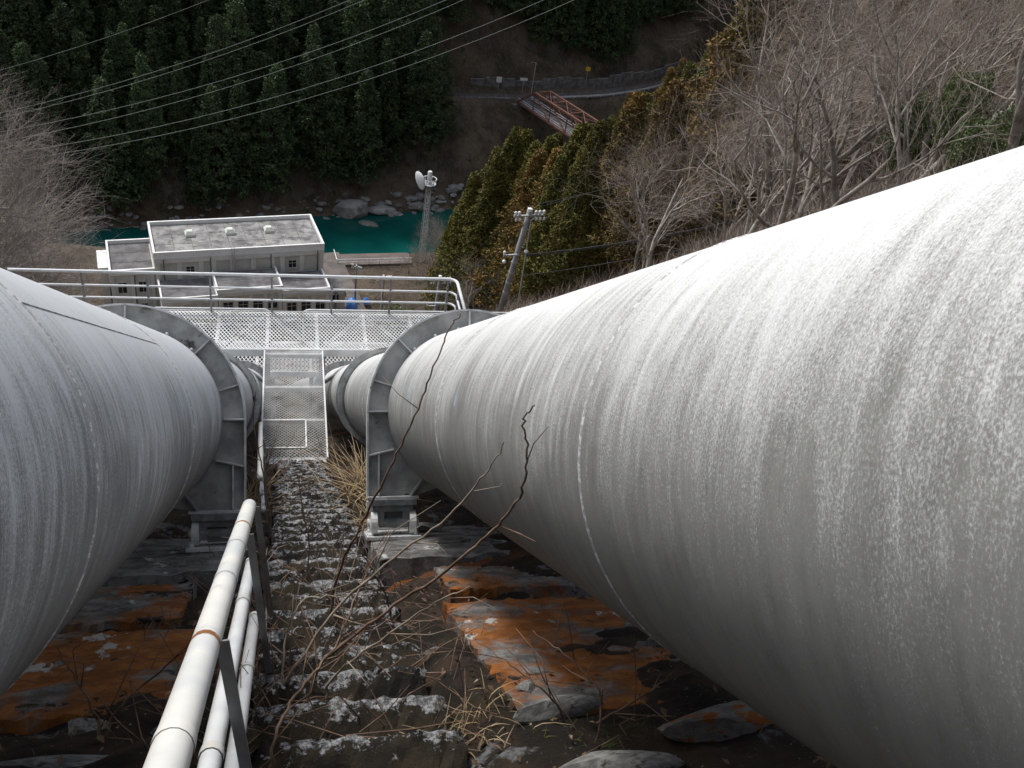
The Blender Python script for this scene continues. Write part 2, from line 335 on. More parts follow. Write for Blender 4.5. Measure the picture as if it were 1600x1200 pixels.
# ------------------------------------------------------------------ terrain
B1 = ([-300, -60, -39, 10, 30, 60, 100, 200, 340], [168, 180, 182, 187, 193, 212, 228, 250, 280])
B2 = ([-300, -60, -30, 13, 36, 60, 100, 200, 340], [186, 203, 210, 219, 223, 236, 252, 274, 304])
RD = ([5, 25, 43, 60, 88, 120, 200, 340], [249, 252, 255, 256.5, 264, 287, 330, 380])
def H(x, y):
    x = np.asarray(x, float); y = np.asarray(y, float)
    z = -97+softp(-1.45-.7*y+97, 3)
    fy = sstep(y, 70, 115)
    rise = .75*softp(x-4.5, 1.2)-(.46+.19*fy)*softp(x-16, 3)+.45*fy*softp(x-50, 4)
    rise = rise*(1-sstep(y, 122, 158)*(1-sstep(x, 36+.25*(y-150), 50+.25*(y-150))))
    rise = rise*(1-.8*sstep(y, 165, 200)*(1-sstep(x, 84, 118)))
    rise = rise+15*np.exp(-((x-74)/17)**2-((y-166)/20)**2)+9*np.exp(-((x-36)/15)**2-((y-118)/24)**2)
    z = z+rise+.16*softp(-x-7, 3)
    z = z+(vnoise(x, y, 9)*1.6+vnoise(x, y, 3.1)*.6)*sstep(np.abs(x-.15), 4, 9)*(1-sstep(y, 120, 135)*(1-sstep(x, 22, 40)))
    z = z-.4*(1-sstep(np.abs(x-.3), 4.0, 4.8))*(1-sstep(y, 20.5, 22))
    b1 = np.interp(x, *B1); b2 = np.interp(x, *B2)
    z = z*(1-sstep(y, b1-7, b1+2))+(-109)*sstep(y, b1-7, b1+2)
    d = y-b2
    zf = -109+np.interp(d, [-6, 0, 4, 40, 400], [0, 3.2, 6, 38, 300])+(vnoise(x, y, 21)*9+vnoise(x, y, 6)*3.0)*sstep(d, 2, 14)+vnoise(x, y, 2.6)*.9*sstep(d, -2, 4)
    yr = np.interp(x, *RD); wr = np.exp(-(np.abs(y-yr)/5.0)**4)*sstep(x, 28, 40)
    zf = zf*(1-wr)+(-88)*wr
    return CZ+np.where(d > -6, np.maximum(zf, z*0-109), z)
xs = np.concatenate([np.arange(-260, -60, 6), np.arange(-60, 130, 2.2), np.arange(130, 341, 6)])
ys = np.concatenate([np.arange(-60, 20, 4), np.arange(20, 200, 3), np.arange(200, 300, 1.8), np.arange(300, 520, 7)])
X, Y = np.meshgrid(xs, ys); Z = H(X, Y); nx, ny = len(xs), len(ys)
ii, jj = np.meshgrid(np.arange(nx-1), np.arange(ny-1)); k0 = (jj*nx+ii).ravel()
hill = put('hillside', mesh('hillside', np.stack([X, Y, Z], -1).reshape(-1, 3), np.stack([k0, k0+1, k0+1+nx, k0+nx], -1), 'hill', True))
tag(hill, 'steep valley sides and river banks', None, None, 'structure')
WATER = CZ-105.6
wv = G().add([(-300, 160, WATER), (340, 160, WATER), (340, 330, WATER), (-300, 330, WATER)], [(0, 1, 2, 3)]).ob('river', 'water')
tag(wv, 'deep green river in the gorge', None, None, 'structure')

# near ground between and under the penstocks, in the slope frame
gx = np.concatenate([np.arange(-4.6, -2, .2), np.arange(-2, 2.6, .035), np.arange(2.6, 5.2, .2)])
gs = np.concatenate([np.arange(-4, 1.2, .2), np.arange(1.2, 9, .035), np.arange(9, 14, .08), np.arange(14, 26, .25)])
def ground_n(x, s):
    st = np.exp(-((np.asarray(x)-.2)/.40)**6)
    b = vnoise(x, s, .55)*.11+vnoise(x, s, .21)*.06+vnoise(x, s, .085)*.035+vnoise(x, s, 1.7)*.12
    return -1.20+b*(1-.6*st)-.13*st+.06*sstep(np.asarray(x), .6, 1.6)
GX, GS = np.meshgrid(gx, gs); GN = ground_n(GX, GS)
V = np.stack([GX, GS*CS+GN*SN, CZ-GS*SN+GN*CS], -1).reshape(-1, 3)
ii, jj = np.meshgrid(np.arange(len(gx)-1), np.arange(len(gs)-1)); k0 = (jj*len(gx)+ii).ravel()
sg_ = put('slope_ground', mesh('slope_ground', V, np.stack([k0, k0+1, k0+1+len(gx), k0+len(gx)], -1), 'ground', True))
tag(sg_, 'mossy littered ground beneath the penstocks', None, None, 'structure')

# ------------------------------------------------------------------ penstocks
def penstock(cx, cn, R, sr, mt, label, weld, seams, lseam):
    T = thing('penstock', label, 'pipe', S(cx, 0, cn-R), 'pair of penstocks')
    ss = np.concatenate([np.arange(-6, 20, .5), np.arange(20, 158, 3)]); NT_ = 128
    th = np.linspace(-math.pi, math.pi, NT_+1)                       # 0 at the crown
    V = []; UV = []
    for s in ss:
        for a in th:
            V.append(S(cx+R*math.sin(a), s, cn+R*math.cos(a))); UV.append((a*R, s))
    n = NT_+1
    F = [(i*n+k, i*n+k+1, (i+1)*n+k+1, (i+1)*n+k) for i in range(len(ss)-1) for k in range(NT_)]
    mkw('shell', V, F, mt, T, True, UV)
    def hoop(name, s, rr, wd, m, parent=T, sides=96):
        V = []; F = []
        for j, (q, ds) in enumerate([(R-.002, -wd), (R+rr, -wd*.45), (R+rr, wd*.45), (R-.002, wd)]):
            for k in range(sides):
                a = 2*math.pi*k/sides; jit = 1+.0006*math.sin(k*2.1+s)
                V.append(S(cx+q*jit*math.sin(a), s+ds, cn+q*jit*math.cos(a)))
        for j in range(3):
            for k in range(sides): F.append((j*sides+k, j*sides+(k+1) % sides, (j+1)*sides+(k+1) % sides, (j+1)*sides+k))
        return mkw(name, V, F, m, parent, True)
    for s in seams: hoop('weld_seam', s, .0035, .008, weld)
    for a, s0, s1 in lseam:
        G().tube([S(cx+(R+.0005)*math.sin(a), s0+(s1-s0)*q/12, cn+(R+.0005)*math.cos(a)) for q in range(13)], .0022, 6).ob('lengthwise_seam', 'weld_dark', T, True)
    def ring(sr, base_n):
        Rr = R+.135; D = .045
        rg = None
        outer = []; inner = []
        for k in range(0, 19): a = math.pi/2*k/18; outer.append((math.sin(a)*Rr, math.cos(a)*Rr)); inner.append((math.sin(a)*R*.998, math.cos(a)*R*.998))
        bn = base_n-cn
        for k in range(1, 9):
            q = k/8; a = math.pi/2+R_(58)*q; outer.append((Rr, bn*q)); inner.append((math.sin(a)*R*.998, math.cos(a)*R*.998))
        V = []; F = []
        for sgn in (-1, 1):
            for side in (-.011, .011):
                b = len(V)
                for (p, q) in outer: V.append(S(cx+sgn*p, sr+side, cn+q))
                for (p, q) in inner: V.append(S(cx+sgn*p, sr+side, cn+q))
                L = len(outer)
                for k in range(L-1):
                    F.append((b+k, b+k+1, b+L+k+1, b+L+k))
                V.append(S(cx+sgn*(Rr-.34), sr+side, base_n)); V.append(S(cx+sgn*R*.36, sr+side, cn-R*.93))
                F.append((b+L-1, b+2*L, b+2*L-1)); F.append((b+2*L, b+2*L+1, b+2*L-1))
        web = mkw('ring_girder', V, F, 'ring', T)
        # outer flange: one rim strip over the top and one down each leg
        path = [(-p, q) for p, q in reversed(outer)] + outer[1:]
        V = []; F = []
        for (p, q) in path:
            d = math.hypot(p, max(q, 0)) if q > 0 else abs(p)
            nx_, nq_ = (p/d, q/d) if q > 0 else (math.copysign(1, p), 0)
            for o_, ds in ((0, -D), (.012, -D), (.012, D), (0, D)): V.append(S(cx+p+nx_*o_, sr+ds, cn+q+nq_*o_))
        for k in range(len(path)-1):
            for j in range(4): F.append((k*4+j, k*4+(j+1) % 4, k*4+4+(j+1) % 4, k*4+4+j))
        mkw('flange', V, F, 'ringw', web)
        for sgn in (-1, 1):
            def stiff(p0, q0, p1, q1, dep=.05, th_=.010):
                a = Vector(S(cx+sgn*p0, sr-dep/2-.011, cn+q0)); b = Vector(S(cx+sgn*p1, sr-dep/2-.011, cn+q1))
                d = (b-a).normalized(); G().box((a+b)/2, d, U_, d.cross(U_), (b-a).length, dep, th_).ob('stiffener', 'ringw', web)
            for ad in (0.0, 45, 72):
                if ad == 0.0 and sgn > 0: continue
                a = R_(ad); stiff(math.sin(a)*R*1.004, math.cos(a)*R*1.004, math.sin(a)*(Rr-.003), math.cos(a)*(Rr-.003), dep=.05 if ad != 72 else .02)
            stiff(R*1.004, 0.0, Rr-.002, 0.0)
            stiff(R*.93, -.27, Rr-.002, -.31)
            stiff(Rr-.07, -.305, Rr-.07, bn+.008)
            g = G().box(S(cx+sgn*(Rr-.17), sr, base_n-.008), E_, U_, N_, .36, .16, .016); g.ob('base_plate', 'ringw', web)
            g = G().box(S(cx+sgn*(Rr-.33), sr, base_n+.05), (E_*sgn*.6-N_*.8), U_, (E_*sgn*.8+N_*.6), .16, .12, .012); g.ob('gusset', 'ring', web)
        for k in range(7):
            a = R_(-60+17*k+(cx > 0)*18); q = R+.008
            G().lathe(S(cx+q*math.sin(a), sr-.06, cn+q*math.cos(a)), E_*math.sin(a)+N_*math.cos(a), [(.011, -.008), (.011, .007), (.004, .01)], 8).ob('bolt', 'ringw', web, True)
        return web
    ring(sr, cn-.60)
    ring(sr+16.5, cn-.60)
    # slip joint further down
    g = G()
    for s0, s1, q in ((13.0, 13.75, .028), (13.0, 13.06, .075), (13.69, 13.75, .075)):
        sd_ = 72; V = []; F = []
        for qq, s in ((R, s0), (R+q, s0), (R+q, s1), (R, s1)):
            for k in range(sd_): a = 2*math.pi*k/sd_; V.append(S(cx+qq*math.sin(a), s, cn+qq*math.cos(a)))
        for j in range(3):
            for k in range(sd_): F.append((j*sd_+k, j*sd_+(k+1) % sd_, (j+1)*sd_+(k+1) % sd_, (j+1)*sd_+k))
        g.add(V, F)
    g.ob('slip_joint', 'ring', T)
    return T
RP = dict(cx=1.275, cn=-.193, R=.585, sr=7.3); LP = dict(cx=-1.03, cn=-.234, R=.61, sr=7.05)
penstock(RP['cx'], RP['cn'], RP['R'], RP['sr'], 'pipe_r', 'pale chalky steel penstock with its flank beside the bare wooded slope', 'weld', [-.1, 2.39, 4.85, 9.8, 16.0], [])
penstock(LP['cx'], LP['cn'], LP['R'], LP['sr'], 'pipe_l', 'dull grey steel penstock with whitish streaks beside the handrail', 'weld', [-.05, 2.46, 4.9, 9.6, 16.0], [(.82, 2.46, 4.9)])

# rocker bearings and pedestals
def rocker(x, s, ntop, nbot, label, flip):
    T = thing('rocker_bearing', label, 'bearing', S(x, s, nbot), 'rocker bearings under the ring girders')
    h = ntop-nbot
    G().box(S(x, s, ntop-.022), E_, U_, N_, .32, .22, .040).ob('top_plate', 'rocker', T)
    G().box(S(x, s, ntop-.065), E_, U_, N_, .27, .17, .045).ob('saddle', 'rocker', T)
    for q in (-1, 1): G().box(S(x+q*.10, s, ntop-.125), E_, U_, N_, .07, .16, .075).ob('cheek', 'rocker', T)
    G().box(S(x, s+.01, ntop-.14), E_, U_, N_, .128, .10, .105).ob('rocker_block', 'rocker', T)
    for q in (-1, 1):
        rr = .085
        r_ = G().lathe(S(x+q*.135, s-.05, nbot+.022+rr), E_*q, [(rr, -.022), (rr, .022), (.03, .03), (.03, .045)], 20).ob('roller', 'rocker_pale', T)
    G().lathe(S(x-.1, s-.05, nbot+.022+.085), E_, [(.035, 0), (.035, .2)], 14).ob('axle', 'rocker', T)
    G().box(S(x, s, nbot+.011), E_, U_, N_, .38, .32, .022).ob('sole_plate', 'ringw', T)
    for q in (-1, 1):
        for p in (-.1, .1):
            G().lathe(S(x+q*.155, s+p, nbot+.022), N_, [(.016, 0), (.016, .014), (.009, .02), (.009, .03)], 8).ob('anchor_nut', 'rocker_pale', T)
    G().box(S(x+flip*.165, s-.05, ntop-.05), E_, U_, N_, .04, .05, .07).ob('stop_lug', 'rocker_pale', T)
for P, lab in ((RP, 'pale penstock'), (LP, 'grey streaked penstock')):
    for q in (-1, 1):
        x = P['cx']+q*(P['R']+.135-.17); nt_ = P['cn']-.616
        inner = (q < 0) == (P is RP)
        rocker(x, P['sr'], nt_, -1.085, 'steel rocker bearing under the %s leg of the %s' % ('stair-side' if inner else 'outer', lab), -1 if P is RP else 1)
def rough_block(x0, x1, s0, s1, n0, n1, nxx=10, nss=10, amp=.015, seed=0):
    """concrete block in the slope frame with chipped top and edges"""
    r = np.random.default_rng(seed); V = []; F = []
    xs_ = np.linspace(x0, x1, nxx); ss_ = np.linspace(s0, s1, nss)
    for lvl in (0, 1):
        for j, s in enumerate(ss_):
            for i, x in enumerate(xs_):
                ed = (i in (0, nxx-1)) or (j in (0, nss-1))
                n = n1 if lvl else n0
                V.append(S(x+r.normal()*amp*.7*ed, s+r.normal()*amp*.7*ed, n+r.normal()*amp*lvl*(.9 if ed else .35)-(abs(r.normal())*amp*1.3 if ed and lvl else 0)))
    N = nxx*nss
    for j in range(nss-1):
        for i in range(nxx-1):
            k = j*nxx+i; F.append((N+k, N+k+1, N+k+1+nxx, N+k+nxx))
    for i in range(nxx-1):
        F.append((i, i+1, N+i+1, N+i)); k = (nss-1)*nxx+i; F.append((k+1, k, N+k, N+k+1))
    for j in range(nss-1):
        k = j*nxx; F.append((k+nxx, k, N+k, N+k+nxx)); k = j*nxx+nxx-1; F.append((k, k+nxx, N+k+nxx, N+k))
    return V, F
for i, (P, x0, x1, lab) in enumerate(((RP, .56, 2.0, 'mossy concrete pedestal under the pale penstock ring'), (LP, -1.75, -.27, 'mossy concrete pedestal under the grey streaked penstock ring'))):
    V, F = rough_block(x0, x1, P['sr']-.85, P['sr']+.55, -1.5, -1.088, 16, 16, .008, 20+i)
    o = mkw('concrete_pedestal', V, F, 'pedestal', origin=S((x0+x1)/2, P['sr'], -1.5)); tag(o, lab, 'pedestal')

# rust-stained slabs
SL = [(.78, 2.3, 3.42, 5.25, -1.125, 'slab', 'orange stained concrete slab with white smears under the pale penstock'),
      (.88, 2.2, 5.62, 6.32, -1.135, 'slab2', 'orange stained mossy slab just uphill of the pale penstock pedestal'),
      (-1.95, -.42, 3.72, 4.95, -1.125, 'slab', 'orange stained concrete slab under the grey penstock beside the handrail'),
      (-1.95, -.52, 5.2, 6.1, -1.135, 'slab2', 'stained mossy slab just uphill of the grey penstock pedestal'),
      (-1.95, -.5, 1.9, 3.1, -1.18, 'slab2', 'mossy slab under the grey penstock upslope of its orange slab')]
for i, (x0, x1, s0, s1, n, mt, lab) in enumerate(SL):
    V, F = rough_block(x0, x1, s0, s1, n-.3, n, 40, 40, .007, 40+i)
    tag(mkw('concrete_slab', V, F, mt, origin=S((x0+x1)/2, (s0+s1)/2, n-.3)), lab, 'slab')

# ------------------------------------------------------------------ stairway
ST = thing('stairway', 'narrow mossy concrete stairway running down between the penstocks', 'stairs', S(.2, 8, -1.3))
RISE, RUN = .2195, .3135
z0, y0 = CZ-1.05-.42, .15
nst = 0
xc = .215
for k in range(-1, 39):
    ya = .2+k*RUN; zt = CZ-1.72-k*RISE
    if ya > 12.0: break
    r = np.random.default_rng(100+k); nxs = 22
    half = .32+.03*r.random(); cx = xc+r.normal()*.008-.004*max(0, k-20)*.3
    V = []; UVv = []
    rows = [(ya-.03, -.02, 0.), (ya+RUN*.25, 0, .2), (ya+RUN*.5, 0, .45), (ya+RUN*.75, 0, .75), (ya+RUN*.93, -.004, 1.), (ya+RUN*1.0, -.03, 1.), (ya+RUN*1.01, -.30, .5)]
    for j, (yy, dz, vv) in enumerate(rows):
        for i in range(nxs):
            q = i/(nxs-1)*2-1; ed = (abs(q) > .95)
            chip = max(0, r.normal()-.9)*.03 if j in (4, 5) else 0
            V.append((cx+q*half+r.normal()*.01*ed, yy+r.normal()*.006-chip*.6, zt+dz+r.normal()*.006-chip-.02*ed)); UVv.append((q, vv))
    nb = len(rows)
    for sd_ in (0, nxs-1):
        pass
    F = [(j*nxs+i, j*nxs+i+1, (j+1)*nxs+i+1, (j+1)*nxs+i) for j in range(nb-1) for i in range(nxs-1)]
    b = len(V)
    for side in (0, nxs-1):
        for j in range(nb): p = V[j*nxs+side]; V.append((p[0], p[1], zt-.34)); UVv.append((0, 0))
    for si, side in enumerate((0, nxs-1)):
        for j in range(nb-1): F.append((j*nxs+side, (j+1)*nxs+side, b+si*nb+j+1, b+si*nb+j))
    mkw('step', V, F, 'step', ST, False, UVv); nst += 1

# ------------------------------------------------------------------ handrails
def rail_tubes(T, lines, r, mt, names):
    for nm, pts, rr in lines: G().tube(pts, rr, 14).ob(nm, mt, T, True)
T = thing('handrail', 'white painted tube handrail with a rust band beside the stairway', 'handrail', S(-.15, 2, -1.2))
XR = -.158
rails = [(-.51, XR, .029), (-.755, XR+.006, .0225), (-.985, XR+.02, .0225)]
g = G(); top = [S(XR, s, -.51) for s in np.linspace(-1.2, 4.42, 12)]
g.tube(top+[S(XR, 4.445, -.511), S(XR, 4.455, -.512)], [.029]*12+[.024, .012], 16); g.ob('top_rail', 'rail', T, True)
for s in (2.07, 3.72):
    G().tube([S(XR, s-.012, -.51), S(XR, s+.0, -.51), S(XR, s+.018, -.51)], .0296, 16, False).ob('rust_band', 'rust', T, True)
for s in (1.52, 2.75, 3.3):
    G().tube([S(XR, s-.02, -.51), S(XR, s+.02, -.51)], .0305, 16, False).ob('sleeve', 'rail', T, True)
for n, x, r in rails[1:]:
    G().tube([S(x, s, n) for s in np.linspace(-1.2, 4.46, 10)], r, 12).ob('lower_rail', 'railg', T, True)
for s in (.6, 2.12, 3.6, 4.40):
    a = Vector(S(XR-.012, s, -.512)); d = Vector((0.07, .08, -1)).normalized(); L = .80 if s < 4.3 else .72
    G().box(a+d*L/2+Vector((.042, 0, 0)), d, U_, d.cross(U_), L, .012, .034).ob('post', 'post', T)
    for n, x, r in rails[1:]:
        G().tube([S(x, s+.02, n), S(x, s+.06, n)], r+.003, 12, False).ob('rail_clip', 'rail', T, True)
T = thing('handrail', 'short white tube handrail where the stairs meet the grating', 'handrail', S(-.26, 11, -1.2))
a_, b_ = (-.215, 8.35, -.745), (-.335, 13.2, -.50)
for nm, dn, rr, dx in (('top_rail', 0, .026, 0), ('lower_rail', -.14, .019, .01), ('lower_rail', -.27, .019, .02)):
    G().tube([S(a_[0]+(b_[0]-a_[0])*q+dx, a_[1]+(b_[1]-a_[1])*q+(.15 if dn else 0), a_[2]+(b_[2]-a_[2])*q+dn) for q in np.linspace(0, 1, 8)], rr, 12).ob(nm, 'rail' if not dn else 'railg', T, True)
for q in (.03, .35, .68, .97):
    x, s, n = [a_[k]+(b_[k]-a_[k])*q for k in range(3)]
    a = Vector(S(x+.03, s, n-.02)); G().bar(a, a+Vector((.02, .06, -.70)), .012, .05, (0, 1, 0)).ob('post', 'post', T)

# ------------------------------------------------------------------ expanded metal platforms
def expanded(x0, x1, y0, y1, z, px, py, wd, th):
    g = []; f = []; nrow = int(round((y1-y0)/py)); ncol = int(round((x1-x0)/(px/2)))
    xs_ = np.linspace(x0, x1, ncol+1)
    for j in range(nrow+1):
        yc = y0+(y1-y0)*j/nrow
        off = np.where((np.arange(ncol+1)+j) % 2 == 0, .5, -.5)*(y1-y0)/nrow*.92
        yy = np.clip(yc+off, y0, y1); b = len(g)
        for x, y in zip(xs_, yy):
            g += [(x, y-wd/2, z-th*.5), (x, y+wd/2, z+th*.1), (x, y+wd/2, z+th*.5), (x, y-wd/2, z+th*.2)]
        for i in range(ncol):
            k = b+i*4
            for q in range(4): f.append((k+q, k+(q+1) % 4, k+4+(q+1) % 4, k+4+q))
    return g, f
DZ, DY0, DY1, DX0, DX1 = CZ-9.86, 15.1, 16.37, -4.6, 3.05
T = thing('service_platform', 'white steel grating platform with railing crossing over both penstocks', 'platform', (0.1, 15.7, DZ-2.2))
V, F = expanded(DX0, DX1, DY0+.03, DY1-.03, DZ, .064, .062, .021, .012); mkw('grating', V, F, 'mesh', T)
for nm, y in (('edge_beam', DY0), ('edge_beam', DY1)):
    g = G().bxyz(DX0, DX1, y-.006, y+.006, DZ-.13, DZ+.012); g.bxyz(DX0, DX1, y+(.006 if y == DY0 else -.05), y+(.05 if y == DY0 else -.006), DZ-.13, DZ-.122); g.ob(nm, 'beam', T)
for x in np.arange(DX0, DX1+.01, (DX1-DX0)/9):
    G().bxyz(x-.028, x+.028, DY0+.008, DY1-.008, DZ-.11, DZ-.012).ob('cross_beam', 'beam', T)
for k in range(9):
    xa = DX0+(DX1-DX0)/9*k; xb = xa+(DX1-DX0)/9; q = k % 2
    G().bar((xa+.03, (DY0+.05, DY1-.05)[q], DZ-.06), (xb-.03, (DY1-.05, DY0+.05)[q], DZ-.06), .05, .03).ob('diagonal', 'brace', T)
for x in (-.36, .60):
    for y in (DY0+.06, DY1-.06):
        zb = CZ-1.7-.7*y
        G().bxyz(x-.035, x+.035, y-.035, y+.035, zb, DZ-.13).ob('column', 'brace', T)
    s_ = -1 if x < 0 else 1
    for y in (DY0+.06, DY1-.06):
        G().bar((x+s_*.03, y, DZ-.72), (x+s_*.72, y, DZ-.14), .05, .05).ob('knee_brace', 'brace', T)
def railing(T, path_fn, names=('top_rail', 'mid_rail', 'mid_rail'), hs=(.76, .49, .25), rad=(.029, .020, .020), mt='railg'):
    for nm, h, r in zip(names, hs, rad): G().tube(path_fn(h), r, 10).ob(nm, mt, T, True)
def corner(h):
    yb = DY0+.1; rr = .16; x1 = DX1-.02; y1 = DY1-.02
    pts = [(DX0, y1, DZ+h)]+[(x, y1, DZ+h) for x in np.linspace(DX0+.5, x1-rr, 6)]
    pts += [(x1-rr+rr*math.sin(a), y1-rr+rr*math.cos(a), DZ+h) for a in np.linspace(.2, math.pi/2, 6)]
    return pts+[(x1, yb, DZ+h)]
railing(T, corner)
for x in np.linspace(DX1-.17, DX0+.1, 8):
    G().bar((x, DY1-.02, DZ-.1), (x, DY1-.02, DZ+.75), .034, .034).ob('railing_post', 'post', T)
for y in (DY1-.32, DY0+.1): G().bar((DX1-.02, y, DZ-.1), (DX1-.02, y, DZ+.75), .034, .034).ob('railing_post', 'post', T)
# gangway from the stairs to the platform
T = thing('gangway', 'expanded metal gangway bridging from the stairs to the platform', 'gangway', (.1, 13.6, DZ-1))
GW0, GW1, GY0, GY1 = -.39, .58, 12.12, DY0-.06
V, F = expanded(GW0, GW1, GY0, GY1, DZ+.022, .060, .032, .0075, .010); mkw('grating', V, F, 'meshg', T)
for x in (GW0, GW1): G().bxyz(x-.012, x+.012, GY0, GY1, DZ-.09, DZ+.034).ob('side_channel', 'beam', T)
for y in (GY0+.02, 13.1, 14.0, GY1-.05): G().bxyz(GW0+.015, GW1-.015, y-.03, y+.03, DZ-.08, DZ+.0).ob('cross_beam', 'beam', T)
g = G()
hx0, hx1, hy0, hy1 = GW0+.03, GW0+.66, 12.36, 13.05
for (a, b) in (((hx0, hy0), (hx1, hy0)), ((hx1, hy0), (hx1, hy1)), ((hx1, hy1), (hx0, hy1))): g.bar((*a, DZ+.036), (*b, DZ+.036), .022, .012)
g.ob('hatch_frame', 'beam', T)
g = G().bxyz(GW0+.02, GW1-.02, GY0-.10, GY0-.004, DZ-.16, DZ+.006); g.ob('landing_sill', 'ringw', T)
# lower platform
LZ, LY0, LY1 = CZ-13.8, 20.2, 21.5
T = thing('lower_platform', 'lower steel grating platform with a chained gap in its railing', 'platform', (.5, 20.8, LZ-1.5))
V, F = expanded(-3.3, 5.6, LY0+.02, LY1-.02, LZ, .09, .09, .026, .012); mkw('grating', V, F, 'mesh', T)
for y in (LY0, LY1): G().bxyz(-3.3, 5.6, y-.01, y+.01, LZ-.15, LZ+.012).ob('edge_beam', 'beam', T)
for x in np.linspace(-3.2, 5.5, 8): G().bxyz(x-.03, x+.03, LY0+.012, LY1-.012, LZ-.12, LZ-.012).ob('cross_beam', 'beam', T)
def lrail(x0, x1):
    h = LZ+.93; q = .13; y = LY1-.03
    def p(hh): return [(x0, y, LZ)]+[(x0+q-q*math.cos(a), y, hh-q+q*math.sin(a)) for a in np.linspace(0, math.pi/2, 5)]+[(x1-q+q*math.sin(a), y, hh-q+q*math.cos(a)) for a in np.linspace(0, math.pi/2, 5)]+[(x1, y, LZ)]
    G().tube(p(h), .022, 10).ob('top_rail', 'railg', T, True)
    G().tube([(x0, y, LZ+.5), (x1, y, LZ+.5)], .016, 8).ob('mid_rail', 'railg', T, True)
    n = max(1, int((x1-x0)/1.25))
    for k in range(1, n+1): x = x0+(x1-x0)*k/(n+1); G().bar((x, y, LZ), (x, y, h-.02), .035, .035).ob('railing_post', 'post', T)
lrail(-3.1, -.42); lrail(.36, 5.5)
G().tube([(-.42+.78*q, LY1-.03, LZ+.78-.16*4*q*(1-q)) for q in np.linspace(0, 1, 12)], .009, 6).ob('chain', 'rail', T, True)
for x in (-.35, .55, 4.9):
    for y in (LY0+.05, LY1-.05): G().bxyz(x-.035, x+.035, y-.035, y+.035, CZ-1.9-.7*y, LZ-.13).ob('column', 'brace', T)

# ------------------------------------------------------------------ powerhouse
PA = R_(10.5); pa = Vector((math.cos(PA), math.sin(PA), 0)); pb = Vector((-math.sin(PA), math.cos(PA), 0)); PO = Vector((-21.1, 153.9, CZ))
def PW(a, b, z): return PO+pa*a+pb*b+Vector((0, 0, z))
PH = thing('powerhouse', 'pale flat-roofed powerhouse with white parapets beside the green river', 'building', PO+Vector((0, 0, -97)))
ZA = Vector((0, 0, 1))
def pbox(g, a0, a1, b0, b1, z0, z1): return g.box(PW((a0+a1)/2, (b0+b1)/2, (z0+z1)/2), pa, pb, ZA, a1-a0, b1-b0, z1-z0)
def block(a0, a1, b0, b1, zt, zb, wall='wall', cop=.34, roofmt='roofp', na=9, nb=3, sides='fblr', proud=.5):
    wl = pbox(G(), a0, a1, b0, b1, zb, zt-proud).ob(wall, 'conc_w', PH)
    rf = pbox(G(), a0+.2, a1-.2, b0+.2, b1-.2, zt-proud+.004, zt-proud+.05).ob('roof', 'roofd', PH)
    da = (a1-a0-2*cop-.1)/na; db = (b1-b0-2*cop-.1)/nb
    for i in range(na):
        for j in range(nb):
            x0 = a0+cop+.05+i*da; y0_ = b0+cop+.05+j*db
            pbox(G(), x0+.05, x0+da-.05, y0_+.05, y0_+db-.05, zt-proud+.052, zt-proud+.085+.012*random.random()).ob('roof_panel', roofmt, rf)
    q = -.12
    if 'f' in sides: pbox(G(), a0+q, a1-q, b0+q, b0+cop+q, zt-proud-.25, zt).ob('parapet', 'parapet', PH)
    if 'b' in sides: pbox(G(), a0+q, a1-q, b1-cop-q, b1-q, zt-proud-.25, zt).ob('parapet', 'parapet', PH)
    if 'l' in sides: pbox(G(), a0+q, a0+cop+q, b0+cop+q+.003, b1-cop-q-.003, zt-proud-.25, zt).ob('parapet', 'parapet', PH)
    if 'r' in sides: pbox(G(), a1-cop-q, a1-q, b0+cop+q+.003, b1-cop-q-.003, zt-proud-.25, zt).ob('parapet', 'parapet', PH)
    return rf
def window(a, b, z, w_, h_, mull=1):
    """window in a wall facing -b"""
    g = G(); f_ = .09
    pbox(g, a-w_/2-f_, a+w_/2+f_, b-.07, b+.02, z+h_/2, z+h_/2+f_); pbox(g, a-w_/2-f_, a+w_/2+f_, b-.10, b+.02, z-h_/2-f_*1.3, z-h_/2)
    for q in (-1, 1): pbox(g, a+q*(w_/2+f_/2)-f_/2, a+q*(w_/2+f_/2)+f_/2, b-.07, b+.02, z-h_/2, z+h_/2)
    wn = g.ob('window', 'frame', PH)
    pbox(G(), a-w_/2, a+w_/2, b-.03, b-.01, z-h_/2, z+h_/2).ob('pane', 'glass', wn)
    g = G()
    for k in range(mull): xx = a-w_/2+w_*(k+1)/(mull+1); pbox(g, xx-.03, xx+.03, b-.05, b-.031, z-h_/2, z+h_/2)
    pbox(g, a-w_/2, a+w_/2, b-.051, b-.032, z+h_*.12-.03, z+h_*.12+.03); g.ob('mullion', 'frame', wn)
def pilaster(a, b, z0, z1, w_=.75, d=.28): pbox(G(), a-w_/2, a+w_/2, b-d, b-.002, z0, z1).ob('pilaster', 'conc_p', PH)
rf = block(0, 27.5, 0, 11.2, -82, -97.5, proud=.75)
block(-6.9, -.03, .4, 11.0, -85, -97.5, na=3, nb=3, roofmt='roofd', sides='fbl', proud=.7)
pbox(G(), -8.3, -7.1, 4.0, 9.6, -97.5, -86.6).ob('wall', 'conc_w', PH); pbox(G(), -8.6, -7.05, 3.7, 9.9, -86.598, -86.2).ob('parapet', 'parapet', PH)
